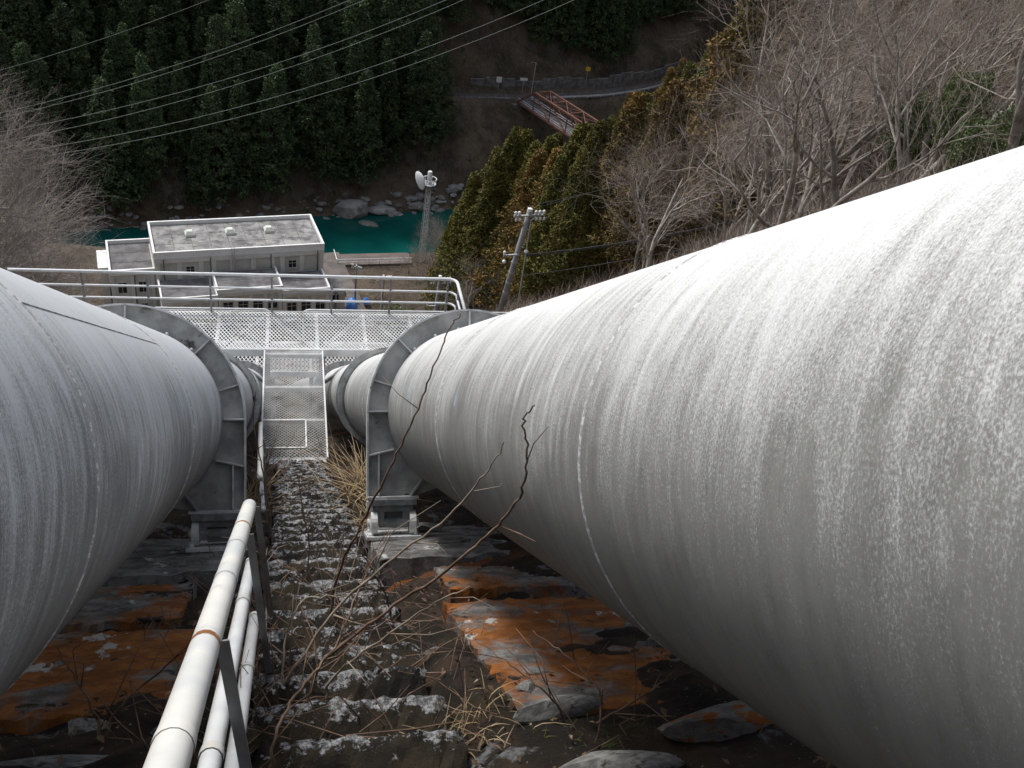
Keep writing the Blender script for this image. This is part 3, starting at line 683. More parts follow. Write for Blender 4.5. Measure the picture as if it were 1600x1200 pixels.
for a in (6.3, 12.9, 19.4):
    g = pbox(G(), a-.75, a+.75, 6.0, 7.6, -82.72, -82.25); sk = g.ob('skylight', 'skyl', PH)
    V = [PW(a+p*.8, 6.8+q*.85, -82.248) for p, q in ((-1, -1), (1, -1), (1, 1), (-1, 1))]+[PW(a+p*.42, 6.8+q*.42, -81.75) for p, q in ((-1, -1), (1, -1), (1, 1), (-1, 1))]
    mkw('dome', V, [(0, 1, 5, 4), (1, 2, 6, 5), (2, 3, 7, 6), (3, 0, 4, 7), (4, 5, 6, 7), (3, 2, 1, 0)], 'skyl', sk)
pbox(G(), -.05, 27.55, -.34, -.004, -83.9, -83.0).ob('cornice', 'conc_p', PH)
for fr in (.015, .138, .262, .335, .445, .57, .685, .745, .865, .985): pilaster(27.5*fr, 0, -87.5, -83.9)
for a in (27.5*.2, 27.5*.807): window(a, -.01, -85.55, 1.25, 1.35)
for a in (27.5*.318, 27.5*.675, 27.5*.05, 27.5*.96):
    G().tube([PW(a, -.42, -83.2), PW(a, -.42, -87.0)], .09, 8).ob('drainpipe', 'drain', PH, True)
g = G()
for q in (0, .35): g.tube([PW(12.2+q, -.45, -81.6), PW(12.2+q, -.45, -86.0)], .05, 6)
for k in range(11): g.tube([PW(12.2, -.45, -82-.38*k), PW(12.55, -.45, -82-.38*k)], .025, 5)
g.ob('roof_ladder', 'galv', PH)
# front wing in three bays
for a0, a1, zt, na in ((.3, 8.9, -86.55, 3), (8.93, 19.2, -85.6, 4), (19.23, 27.1, -86.55, 3)):
    block(a0, a1, -7.0, -.35, zt, -97.5, na=na, nb=2, roofmt='roofd', sides='flr', cop=.26, proud=.35)
    pbox(G(), a0+.02, a1-.02, -7.24, -7.004, zt-1.25, zt-.62).ob('cornice', 'conc_p', PH)
    for k in range(na+1): pilaster(a0+.35+(a1-a0-.7)*k/na, -7.0, -97, zt-1.26, .6, .22)
    for k in range(na):
        ac = a0+.35+(a1-a0-.7)*(k+.5)/na
        window(ac, -7.01, zt-3.3, 1.5, 1.7); window(ac, -7.01, zt-7.0, 1.5, 1.9)
for a in (-5.2, -2.0):
    for z in (-88.3, -92.4): window(a, .39, z, 1.3, 1.9)
for a in (-6.6, -3.6, -.45): pilaster(a, .4, -97, -86.2, .5, .2)
G().tube([PW(-3.2, .1, -86), PW(-3.2, .1, -97)], .09, 8).ob('drainpipe', 'drain', PH, True)
# annex at the river end
T = thing('pump_annex', 'small concrete annex on the river end of the powerhouse', 'building', PW(29.5, 2, -97.3))
G().box(PW(29.6, 2.0, -94.3), pa, pb, ZA, 3.6, 5.0, 6.0).ob('wall', 'conc_w', T); G().box(PW(29.6, 2.0, -91.2), pa, pb, ZA, 3.9, 5.3, .2).ob('roof', 'roofd', T)
G().box(PW(29.6, -.62, -92.6), pa, pb, ZA, 1.2, .2, 1.0).ob('window', 'glass', T)
G().box(PW(31.6, 2, -92.2), pa, pb, ZA, .12, 5.2, 1.0).ob('side_rail', 'white', T)
# yard and quay
o = G().box((-16, 163, CZ-97.0), pa, pb, ZA, 58, 30, 1.4).ob('yard', 'yard'); tag(o, None, None, None, 'structure')
T = thing('river_quay', 'long brown river quay with a white railing', 'quay', (16.4, 181, CZ-98))
qa = Vector((math.cos(R_(6)), math.sin(R_(6)), 0)); qb = Vector((-qa.y, qa.x, 0)); QO = Vector((16.4, 181.2, CZ-96.6))
G().box(QO+Vector((0, 0, -3)), qa, qb, ZA, 15, 4.4, 6.0).ob('deck', 'quay', T)
for sgn in (-1,):
    for k in range(8): p = QO+qa*(-7.3+k*2.05)+qb*(sgn*2.1); G().bar(p, p+ZA*1.1, .1, .1).ob('railing_post', 'white', T)
    for h in (.55, 1.1): G().tube([QO+qa*-7.4+qb*sgn*2.1+ZA*h, QO+qa*7.4+qb*sgn*2.1+ZA*h], .06 if h < 1 else .09, 6).ob('rail', 'white', T)
G().tube([QO-qa*7.4-qb*2.1+ZA*1.1, QO-qa*7.4+qb*2.1+ZA*1.1], .09, 6).ob('end_rail', 'white', T)

# vehicles and yard clutter
def truck(x, y, rz, label, boxy, body='white'):
    T = thing('parked_van' if boxy else 'parked_truck', label, 'van' if boxy else 'truck', (x, y, CZ-96.28)); T.rotation_euler = (0, 0, rz)
    def lb(g, *a): return g.bxyz(*a)
    def loc(g, name, mt, par=T, sm=False): return put(name, mesh(name, g.v, g.f, mt, sm), par)
    if boxy:
        g = G().hexa([(-2.1, -.85, .35), (2.1, -.85, .35), (2.1, .85, .35), (-2.1, .85, .35), (-2.05, -.8, 1.1), (2.05, -.8, 1.1), (2.05, .8, 1.1), (-2.05, .8, 1.1)]); loc(g, 'body', body)
        g = G().hexa([(-2.04, -.79, 1.102), (1.5, -.79, 1.102), (1.5, .79, 1.102), (-2.04, .79, 1.102), (-1.95, -.7, 1.9), (.95, -.7, 1.9), (.95, .7, 1.9), (-1.95, .7, 1.9)]); loc(g, 'cabin', body)
        loc(G().hexa([(1.515, -.66, 1.15), (1.535, -.66, 1.15), (1.535, .66, 1.15), (1.515, .66, 1.15), (1.0, -.6, 1.82), (1.02, -.6, 1.82), (1.02, .6, 1.82), (1.0, .6, 1.82)]), 'windscreen', 'glass')
        for s_ in (-1, 1): loc(G().bxyz(-1.7, .8, s_*.79-.012, s_*.79+.012, 1.22, 1.68), 'side_window', 'glass')
    else:
        loc(G().hexa([(.6, -.8, .4), (2.0, -.8, .4), (2.0, .8, .4), (.6, .8, .4), (.6, -.75, 2.0), (1.6, -.75, 2.0), (1.6, .75, 2.0), (.6, .75, 2.0)]), 'cab', body)
        loc(G().hexa([(1.93, -.62, 1.15), (1.95, -.62, 1.15), (1.95, .62, 1.15), (1.93, .62, 1.15), (1.66, -.6, 1.85), (1.68, -.6, 1.85), (1.68, .6, 1.85), (1.66, .6, 1.85)]), 'windscreen', 'glass')
        g = G().bxyz(-2.1, .55, -.85, .85, .55, .7); g.bxyz(-2.1, .55, -.85, -.8, .7, 1.05); g.bxyz(-2.1, .55, .8, .85, .7, 1.05); g.bxyz(-2.1, -2.05, -.8, .8, .7, 1.05); loc(g, 'cargo_bed', body)
    for wx in (-1.35, 1.3):
        for s_ in (-1, 1):
            wo = loc(G().lathe((wx, s_*.72, .31), (0, 1, 0), [(.31, -.1), (.31, .1)], 14), 'wheel', 'tyre')
            loc(G().lathe((wx, s_*.72, .31), (0, 1, 0), [(.17, -.105), (.17, .105)], 10), 'rim', 'galv', wo)
truck(-41.0, 168.5, R_(12), 'white van parked by the railing at the river', True)
truck(-36.8, 166.6, R_(100), 'white flatbed truck parked in the gravel yard', False)
truck(-32.6, 168.0, R_(95), 'white van parked beside the powerhouse end wall', True)
T = thing('marker_post', 'yellow and white marker post beside a parked van', 'post', (-32.0, 165.6, CZ-96.3))
G().tube([(-32, 165.6, CZ-96.3), (-32, 165.6, CZ-94.8)], .09, 8).ob('lower_band', 'yellow', T); G().tube([(-32, 165.6, CZ-94.8), (-32, 165.6, CZ-93.4)], .09, 8).ob('upper_band', 'white', T)
T = thing('riverside_railing', 'long grey railing along the river edge of the yard', 'railing', (-40, 177, CZ-96.3))
ra, rb = Vector((-62, 170.2, CZ-96.3)), Vector((-30, 178.6, CZ-96.3))
for k in range(17): p = ra+(rb-ra)*k/16; G().bar(p, p+ZA*1.2, .08, .08).ob('railing_post', 'galv', T)
for h in (.6, 1.2): G().tube([ra+ZA*h, rb+ZA*h], .05, 6).ob('rail', 'galv', T)
# blue tarps: draped heaps
for i, (x, y, sx, sy, lab) in enumerate(((11.3, 162.4, 1.0, 1.7, 'large blue tarpaulin heap in the yard'), (14.0, 163.6, .7, .8, 'small blue tarpaulin heap by the bushes'))):
    q = np.linspace(-1, 1, 13); A, B = np.meshgrid(q, q); hh = np.maximum(0, 1-(A**4+B**4)*.9)*(1.25-.5*i)+vnoise(A*5+i*7, B*5, 1)*.5*(1-np.maximum(abs(A), abs(B))**4)
    V = np.stack([x+A*sx, y+B*sy, CZ-96.28+np.maximum(hh, .02)], -1).reshape(-1, 3); F = [(j*13+k, j*13+k+1, (j+1)*13+k+1, (j+1)*13+k) for j in range(12) for k in range(12)]
    tag(mkw('tarpaulin', V, F, 'tarp', None, True), lab, 'tarpaulin')

# ------------------------------------------------------------------ mast with dish
mb = Vector((26.4, 181.5, float(H(26.4, 181.5))-.3)); mtop = CZ-79.2
T = thing('radio_mast', 'tall lattice-braced radio mast with ring platform and white dish', 'mast', mb)
for k in range(3):
    a = 2*math.pi*k/3+.4; G().tube([mb+Vector((math.cos(a)*.62, math.sin(a)*.62, 0)), Vector((mb.x+math.cos(a)*.42, mb.y+math.sin(a)*.42, mtop))], .10, 8).ob('leg', 'galv', T)
hgt = mtop-mb.z; nb = 14
for k in range(nb):
    z0_ = mb.z+hgt*k/nb; z1_ = mb.z+hgt*(k+1)/nb; g = G(); r0 = .62-.2*k/nb; r1 = .62-.2*(k+1)/nb
    for q in range(3):
        a = 2*math.pi*q/3+.4; b = 2*math.pi*(q+1)/3+.4
        g.tube([(mb.x+math.cos(a)*r0, mb.y+math.sin(a)*r0, z0_), (mb.x+math.cos(b)*r1, mb.y+math.sin(b)*r1, z1_)], .045, 5)
        g.tube([(mb.x+math.cos(a)*r1, mb.y+math.sin(a)*r1, z1_), (mb.x+math.cos(b)*r1, mb.y+math.sin(b)*r1, z1_)], .04, 5)
    g.ob('lattice_bay', 'galv', T)
for z, r in ((mtop-1.1, 1.25), (mtop-.1, 1.35)):
    G().tube([(mb.x+math.cos(a)*r, mb.y+math.sin(a)*r, z) for a in np.linspace(0, 2*math.pi, 25)], .085, 6, False).ob('ring_rail', 'white', T, True)
G().lathe((mb.x, mb.y, mtop-1.12), ZA, [(1.2, -.03), (1.2, .03)], 24).ob('ring_platform', 'galv', T)
g = G()
for k in range(6): a = k*math.pi/3; g.tube([(mb.x+math.cos(a)*1.25, mb.y+math.sin(a)*1.25, mtop-1.1), (mb.x+math.cos(a)*1.35, mb.y+math.sin(a)*1.35, mtop-.1)], .05, 5)
g.ob('railing_post', 'white', T)
G().lathe((mb.x, mb.y, mtop-.2), ZA, [(.45, 0), (.45, 1.5), (.36, 1.62)], 14).ob('cap_drum', 'white', T)
g = G()
for q in (-.35, .35): g.tube([(mb.x+q-.8, mb.y-.75, mb.z), (mb.x+q*.3-.55, mb.y-.45, mtop-1.1)], .035, 5)
for k in range(40): f_ = k/40; g.tube([(mb.x-.35*(1-f_*.7)-.8+.25*f_, mb.y-.75+.3*f_, mb.z+f_*(hgt-1.2)), (mb.x+.35*(1-f_*.7)-.8+.25*f_, mb.y-.75+.3*f_, mb.z+f_*(hgt-1.2))], .02, 4)
g.ob('ladder', 'galv', T)
dax = Vector((-.90, -.36, -.16)).normalized(); dc = Vector((mb.x-1.7, mb.y-.3, mtop-.35))
dish = G().lathe(dc, dax, [(.25, -.55), (.9, -.45), (1.5, -.15), (1.78, .12), (1.82, .2), (1.78, .26), (1.2, .5), (.5, .66), (.05, .70)], 28).ob('dish', 'white', T, True)
g = G().tube([dc-dax*.4, Vector((mb.x, mb.y, mtop-.7))], .09, 6).tube([dc-dax*.4+ZA*.5, Vector((mb.x, mb.y, mtop-.3))], .06, 6); g.ob('dish_arm', 'galv', T)

# ------------------------------------------------------------------ utility poles
def insul(g, p, s=1.0): return g.lathe(p, ZA, [(.03*s, 0), (.085*s, .03*s), (.085*s, .09*s), (.05*s, .11*s), (.10*s, .14*s), (.10*s, .20*s), (.05*s, .25*s), (.02*s, .27*s)], 10)
def upole(top, base, label, arm=1.0, r0=.16, ang=8, lower=True, sc=1.0):
    top = Vector(top); base = Vector(base); ax = (top-base).normalized()
    T = thing('utility_pole', label, 'utility pole', base)
    G().tube([base, top], [r0*1.35, r0], 14).ob('shaft', 'pole', T, True)
    G().lathe(top, ax, [(r0*1.06, -.06), (r0*1.06, .1), (r0*.7, .13)], 12).ob('cap', 'porc', T)
    d = Vector((math.cos(R_(ang)), math.sin(R_(ang)), .02)); c = top-ax*.28
    ca = G().bar(c-d*.95*arm-Vector((0, .16, 0)), c+d*.95*arm-Vector((0, .16, 0)), .1*sc, .1*sc).ob('crossarm', 'galv', T)
    for q in (-.85, -.62, .42, .66, .92) if arm > .9 else (-.85, .4, .85):
        insul(G(), c+d*q*arm+Vector((0, -.16, .05)), sc).ob('insulator', 'porc', ca, True)
        insul(G(), c+d*(q*arm+.05)+Vector((0, -.24, -.30*sc)), sc*.8).ob('insulator', 'porc', ca, True)
    for s_ in (-1, 1): G().tube([c+d*s_*.55*arm-Vector((0, .16, 0)), c-ax*.7], .02*sc, 5).ob('arm_brace', 'galv', T)
    if lower:
        c2 = top-ax*2.9; a2 = G().bar(c2-d*.9-Vector((0, .18, 0)), c2+d*.1-Vector((0, .18, 0)), .1, .1).ob('lower_arm', 'galv', T)
        insul(G(), c2-d*.85+Vector((0, -.18, .05)), sc).ob('insulator', 'porc', a2, True)
        for k in range(4): G().lathe(c2-ax*(.6+.7*k), ax, [(r0*1.3, -.04), (r0*1.3, .04)], 12).ob('clamp_band', 'galv', T)
    return T
P1 = Vector((13.93, 54, CZ-25.3)); P1b = Vector((12.75, 54, float(H(12.75, 54))-.4))
upole(P1, P1b, 'tall concrete utility pole with white insulators beside the pale penstock', r0=.15)
p2 = (13.32, 80, CZ-44.3); upole(p2, (13.05, 80, float(H(13.05, 80))-.3), 'concrete utility pole lower down the slope behind the platform railing end', arm=1.0, r0=.15, ang=5)
p3 = (12.4, 120, CZ-66.5); upole(p3, (12.35, 120, float(H(12.35, 120))-.3), 'thin utility pole further down by the evergreen bush', arm=1.1, r0=.14, ang=5, lower=False, sc=1.3)
p4 = (12.0, 164, CZ-88.9); upole(p4, (12.0, 164, CZ-96.5), 'thin utility pole in the yard with slanting crossarm', arm=1.2, r0=.14, ang=-40, lower=False, sc=1.5)
p5 = (8.2, 158, CZ-90.5); upole(p5, (8.2, 158, CZ-96.5), 'thin utility pole close to the annex', arm=1.2, r0=.14, ang=0, lower=False, sc=1.5)
# strain balls and stay on the near pole
T = thing('stay_wire', 'steel stay wire with white ball insulators at the tall pole', 'stay wire', (10.4, 52.8, float(H(10.4, 52.8))))
a, b = P1+Vector((-.1, 0, -.5)), Vector((10.4, 52.8, float(H(10.4, 52.8))-.2)); G().tube([a, b], .022, 5).ob('wire', 'cable', T)
G().lathe(a+(b-a)*.33, (b-a), [(.02, -.13), (.11, -.07), (.13, 0), (.11, .07), (.02, .13)], 10).ob('strain_ball', 'porc', T, True)
T = thing('guy_post', 'thin pale guy line with a white ball beside the tall pole', 'stay wire', (14.05, 53, float(H(14.05, 53))))
a, b = P1+Vector((.1, -.2, -.5)), Vector((13.75, 53, float(H(13.75, 53))-.3)); G().tube([a, b], .035, 6).ob('wire', 'galv', T)
G().lathe(a+(b-a)*.30, (b-a), [(.02, -.13), (.11, -.07), (.13, 0), (.11, .07), (.02, .13)], 10).ob('strain_ball', 'porc', T, True)

def span(name, a, b, sag, r, mt, label, group):
    a, b = Vector(a), Vector(b); pts = []
    for k in range(41): q = k/40; p = a.lerp(b, q); p.z -= sag*4*q*(1-q); pts.append(p)
    o = G().tube(pts, r, 5).ob(name, mt, None, True); return tag(o, label, 'cable', group)
# dark cables from the pole up to the right
for i, (dz0, ez, sag, r) in enumerate(((-2.95, -10.0, 1.0, .030), (-3.05, -10.35, .9, .026), (-4.4, -11.6, .55, .024))):
    e = Vector((36.0, 31.0, CZ+ez+3.6)); span('overhead_cable', P1+Vector((0, 0, dz0)), e, sag+.6, r, 'cable', ('dark cable strung highest', 'dark cable just beneath the highest', 'dark cable strung lowest')[i]+' of three from the tall pole past bare trees', 'dark cables by the bare trees')
for i, (z1, z2) in enumerate(((-24.9, 3.5), (-25.0, 4.6))):
    span('overhead_wire', P1+Vector((.7*i-.2, -.16, .9-.6)), Vector((60, 38+i*3, CZ+z2)), 1.8, .018, 'cable', 'thin dark wire rising from the crossarm over bare branches', 'thin wires over the bare trees')
for i, (q, tz) in enumerate(((-.85, 0), (.42, 0), (.92, 0))):
    span('overhead_wire', P1+Vector((q, 0, -.1)), Vector(p2)+Vector((q, 0, -.1)), .8, .013, 'cable', 'thin wire strung down the slope between two utility poles', 'wires between the poles')
# transmission lines across the gorge
WL = [((-38.8, -52.3), (-10.7, -40.7)), ((-37.9, -57.9), (7.9, -39.5)), ((-38.0, -58.6), (10.6, -39.0)), ((-34.4, -59.8), (21.9, -38.2)), ((-33.7, -61.0), (24.6, -37.9)), ((-33.9, -63.2), (36.3, -37.0)), ((-32.3, -64.1), (40.7, -36.7))]
for i, ((x0, z0_), (x1, z1_)) in enumerate(WL):
    k = (z1_-z0_)/(x1-x0); xa, xb = -75, 130
    pts = []
    for q in np.linspace(0, 1, 41):
        x = xa+(xb-xa)*q; z = z0_+k*(x-x0)+.00035*(x-x0)*(x-x1)*6
        pts.append((x, 150, CZ+z))
    o = G().tube(pts, .032 if i else .026, 5).ob('power_line', 'wire', None, True)
    tag(o, 'thin pale single power line spanning highest over the cedars' if i == 0 else 'thin pale power line of the paired wires spanning the gorge', 'power line', 'power lines over the gorge')

# ------------------------------------------------------------------ road, wall, bridge
rx = np.linspace(34, 200, 65); ry = np.interp(rx, *RD); V = []; F = []
ryk = np.convolve(np.pad(ry, 4, mode='edge'), np.ones(9)/9, 'valid')
for x, y in zip(rx, ryk): V += [(x, y-3.0, CZ-87.95), (x, y+3.0, CZ-87.95)]
F = [(2*i, 2*i+2, 2*i+3, 2*i+1) for i in range(len(rx)-1)]
tag(mkw('road', V, F, 'asph'), 'grey road on the far bank', None, None, 'structure')
T = thing('guard_rail', 'white guard rail curving along the road past the red bridge', 'guard rail', (80, 257, CZ-88))
pts = [(x, np.interp(x, rx, ryk)-3.0) for x in np.arange(66, 122, 2.0)]
for (x0, y0_), (x1, y1_) in zip(pts[:-1], pts[1:]): G().bar((x0, y0_, CZ-87.35), (x1, y1_, CZ-87.35), .08, .42).ob('beam', 'guard', T)
for x, y in pts[::2]: G().bar((x, y+.1, CZ-88.1), (x, y+.1, CZ-87.2), .12, .12).ob('post', 'guard', T)
T = thing('guard_rail', 'low grey guard rail on the road approach above the bare slope', 'guard rail', (36, 250, CZ-88))
pts = [(x, np.interp(x, rx, ryk)-3.0) for x in np.arange(38, 57, 2.0)]
for (x0, y0_), (x1, y1_) in zip(pts[:-1], pts[1:]): G().bar((x0, y0_, CZ-87.45), (x1, y1_, CZ-87.45), .08, .3).ob('beam', 'galv', T)
T = thing('retaining_wall', 'long grey retaining wall behind the far road', 'wall', (70, 262, CZ-88))
pts = [(x, np.interp(x, rx, ryk)+3.4) for x in np.arange(46, 118, 4.0)]
for i, ((x0, y0_), (x1, y1_)) in enumerate(zip(pts[:-1], pts[1:])):
    h_ = 3.4+.5*math.sin(i*1.3); a, b = Vector((x0, y0_, CZ-88.2+h_/2)), Vector((x1-.06, y1_, CZ-88.2+h_/2)); G().bar(a, b, .6, h_).ob('panel', 'conc', T)
def sign(x, y, z, w_, h_, mt, label):
    T = thing('road_sign', label, 'sign', (x, y, CZ-88)); G().bar((x, y, CZ-88), (x, y, CZ+z), .12, .12).ob('post', 'galv', T)
    G().bxyz(x-w_/2, x+w_/2, y-.12, y-.06, CZ+z-h_, CZ+z).ob('panel', mt, T)
sign(53.5, 258.5, -83.8, 1.4, 1.5, 'white', 'square white sign by the retaining wall'); sign(60.2, 259.2, -83.9, 2.0, .7, 'white', 'low white sign beside the thin road pole')
sign(79, 266, -82.0, 1.3, 1.1, 'yellow', 'yellow sign above the retaining wall')
T = thing('road_pole', 'thin grey pole standing by the far road at the bridge', 'pole', (62.5, 258.6, CZ-88)); G().tube([(62.5, 258.6, CZ-88), (62.7, 258.6, CZ-79.5)], .11, 8).ob('shaft', 'galv', T); G().tube([(62.7, 258.6, CZ-79.6), (61.4, 258.4, CZ-79.4)], .06, 6).ob('lamp_arm', 'galv', T)

BA = Vector((59.6, 252.5, CZ-87.8)); BB = Vector((78.5, 205.0, CZ-87.8)); bd = (BB-BA); BL = bd.length; bd.normalize(); bs = Vector((bd.y, -bd.x, 0)); bs = -bs if bs.x < 0 else bs
T = thing('truss_bridge', 'red steel truss bridge crossing the gorge to the far road', 'bridge', (BA+BB)/2-ZA*2)
BW, BH, NP = 4.6, 4.9, 7
def BP(t, s_, z): return BA+bd*(t*BL)+bs*(s_*BW/2)+ZA*z
G().box((BA+BB)/2-ZA*.2, bd, bs, ZA, BL+3, BW-.5, .35).ob('deck', 'asph', T)
for s_ in (-1, 1):
    G().bar(BP(0, s_, 0), BP(1, s_, 0), .40, .45).ob('bottom_chord', 'red', T)
    G().bar(BP(1/NP, s_, BH), BP(1-1/NP, s_, BH), .42, .42).ob('top_chord', 'red', T)
    G().bar(BP(0, s_, 0), BP(1/NP, s_, BH), .40, .40).ob('end_post', 'red', T); G().bar(BP(1, s_, 0), BP(1-1/NP, s_, BH), .40, .40).ob('end_post', 'red', T)
    for k in range(1, NP): G().bar(BP(k/NP, s_, .2), BP(k/NP, s_, BH-.2), .24, .24).ob('vertical', 'red', T)
    for k in range(1, NP-1):
        a, b = (k, k+1) if k < NP/2 else (k+1, k); G().bar(BP(a/NP, s_*.97, BH-.2), BP(b/NP, s_*.97, .2), .24, .24).ob('diagonal', 'red', T)
    for h_ in (.5, 1.0): G().bar(BP(0, s_*.86, h_), BP(1, s_*.86, h_), .1, .16).ob('guard_beam', 'guard', T)
for k in range(1, NP):
    G().bar(BP(k/NP, -1, BH), BP(k/NP, 1, BH), .24, .24).ob('strut', 'red', T)
    if k < NP-1:
        G().bar(BP(k/NP, -.96, BH), BP((k+1)/NP, .96, BH), .14, .14).ob('lateral_brace', 'red', T); G().bar(BP(k/NP, .96, BH+.15), BP((k+1)/NP, -.96, BH+.15), .14, .14).ob('lateral_brace', 'red', T)
for t_, nm in ((-.02, 'abutment'), (1.02, 'abutment')): G().box(BA+bd*(BL*t_)-ZA*6.5, bd, bs, ZA, 3.5, 7, 12).ob(nm, 'conc', T)

# ------------------------------------------------------------------ rocks and boulders
def rock_mesh(seed, mt='rock', flat=.6, sub=2):
    import bmesh
    bm = bmesh.new(); bmesh.ops.create_icosphere(bm, subdivisions=sub, radius=1.0); r = np.random.default_rng(seed)
    pl = [(Vector(r.normal(size=3)).normalized(), .55+.4*r.random()) for _ in range(9)]
    for v in bm.verts:
        p = v.co.copy()
        for n, d in pl:
            q = p.dot(n)
            if q > d: p -= n*(q-d)
        p *= 1+.05*math.sin(p.x*5+seed)*math.cos(p.y*6); v.co = Vector((p.x, p.y*.85, p.z*flat))
    me = bpy.data.meshes.new('rock'); bm.to_mesh(me); bm.free(); me.materials.append(M[mt]); return me
RK = [rock_mesh(s) for s in range(5)]
def rock(x, y, z, sx, sy, sz, label, group=None, rz=0, me=None, tilt=0):
    o = put('boulder', me or RK[random.randrange(5)], None, (x, y, z), (tilt, tilt*.5, rz)); o.scale = (sx, sy, sz); return tag(o, label, 'rock', group)
rock(14.2, 219.5, CZ-104.4, 4.6, 3.4, 5.0, 'large dark boulder at the far water edge', rz=.4, me=RK[1])
rock(18.3, 214.5, CZ-105.6, 2.9, 1.5, 1.3, 'flat pale boulder lying in the green water', rz=-.5, me=RK[2])
rock(21.5, 220.8, CZ-104.8, 3.6, 2.0, 1.9, 'long pale boulder beside the large dark one', rz=.2, me=RK[3])
for k in range(150):
    x = rng.uniform(-42, 46); b2 = float(np.interp(x, *B2)); y = b2+rng.uniform(-1.2, 5.5)*(1 if x > 5 else .7); s_ = rng.uniform(.35, 1.15)**1.3*(1.45 if x > 15 else .95)
    rock(x, y, max(float(H(x, y)), WATER-.3)+.12*s_, s_*1.3, s_, s_*.9, 'pale boulder among the rocks along the far bank', 'boulders along the far bank', rng.uniform(0, 6))

# stones on the near slope
SK = [rock_mesh(50+s, 'stone', .5, 3) for s in range(3)]+[rock_mesh(60, 'stone_rust', .5, 3)]
def sstone(x, s, n, sx, ss, sz, k, rz, label, group=None):
    o = put('stone', SK[k], None, S(x, s, n)); o.rotation_euler = (Matrix((E_, U_, N_)).transposed() @ Matrix.Rotation(rz, 3, 'Z')).to_euler(); o.scale = (sx, ss, sz); tag(o, label, 'stone', group)
sstone(1.40, 3.13, -1.10, .26, .11, .13, 3, .25, 'broad pale stone with a rusty face against the pale penstock')
sstone(.98, 2.92, -1.14, .23, .085, .10, 0, .2, 'flat pale stone just uphill of the orange slab')
sstone(.55, 2.95, -1.16, .06, .05, .06, 1, 1., 'small whitish stone beside the steps')
sstone(.93, 3.42, -1.12, .20, .05, .10, 0, .35, 'pale broken slab edge in front of the orange slab')
sstone(-.62, 3.28, -1.15, .26, .06, .07, 1, -.2, 'curved pale stone lying left of the handrail foot')
sstone(-.66, 3.62, -1.15, .09, .07, .09, 2, .4, 'rounded grey stone on the orange slab edge')
sstone(.99, 7.5, -1.05, .14, .09, .07, 2, .1, 'rounded stone on the pedestal under the pale penstock')
for k in range(46):
    x = rng.uniform(-1.5, 1.8); s_ = rng.uniform(2.2, 9.5)
    if abs(x-.2) < .42: continue
    q = rng.uniform(.018, .06); sstone(x, s_, float(ground_n(x, s_))+q*.2, q*1.3, q, q*1.1, int(rng.integers(0, 3)), rng.uniform(0, 6), 'small loose stone scattered on the mossy ground', 'loose stones on the slope')

# ------------------------------------------------------------------ vegetation generators
def cedar(seed, Hh=20.0, Rm=2.9, N=240, per=13, size=.55, power=.75, base=.12):
    r = np.random.default_rng(seed)
    q = base+(1-base)*r.random(N)**.85
    ang = r.random(N)*2*np.pi
    lump = 1+.28*np.sin(ang*3+q*17+seed)+.2*np.sin(ang*5-q*31+seed*2)
    rad = Rm*(1-q)**power*lump*np.where(r.random(N) < .22, .45+.3*r.random(N), .82+.25*r.random(N))+.12
    rad *= np.clip((q-base)/.12+.45, 0, 1)
    C = np.stack([np.cos(ang)*rad, np.sin(ang)*rad, q*Hh-.12*rad], 1)
    outw = np.stack([np.cos(ang), np.sin(ang), .35+0*ang], 1)
    cs = size*(.75+.6*r.random(N))*(1.15-.45*q)
    d = r.normal(size=(N, per, 3)); d /= np.linalg.norm(d, axis=2, keepdims=True)
    d = d+outw[:, None, :]*.55+np.array([0, 0, .12]); d /= np.linalg.norm(d, axis=2, keepdims=True)
    P = C[:, None, :]+d*cs[:, None, None]*(.55+.6*r.random((N, per, 1)))*np.array([1, 1, .8])
    t1 = np.cross(d, r.normal(size=(N, per, 3))); t1 /= np.linalg.norm(t1, axis=2, keepdims=True)
    L = cs[:, None, None]*(.5+.4*r.random((N, per, 1)))
    a = P+d*L*.7; b = P+t1*L*.42-d*L*.35; c = P-t1*L*.42-d*L*.35; e2 = P+np.cross(d, t1)*L*.4-d*L*.1
    V = np.stack([a, b, e2, c], 2).reshape(-1, 3); n = N*per
    k = np.arange(n)*4; F = np.concatenate([np.stack([k, k+1, k+2], 1), np.stack([k, k+2, k+3], 1)])
    return V, F
def trunk(Hh, r0, seed, sides=7):
    g = G(); r = np.random.default_rng(seed); pts = [(r.normal()*.05*k, r.normal()*.05*k, Hh*k/6-.6*(k == 0)) for k in range(7)]
    g.tube(pts, [r0*(1-.93*k/6) for k in range(7)], sides)
    for k in range(14):
        z = Hh*(.15+.05*k); a = r.random()*6.28; L = 1.6*(1-z/Hh)+.3; g.tube([(0, 0, z), (math.cos(a)*L, math.sin(a)*L, z+.15)], [.05, .015], 4, False)
    return g

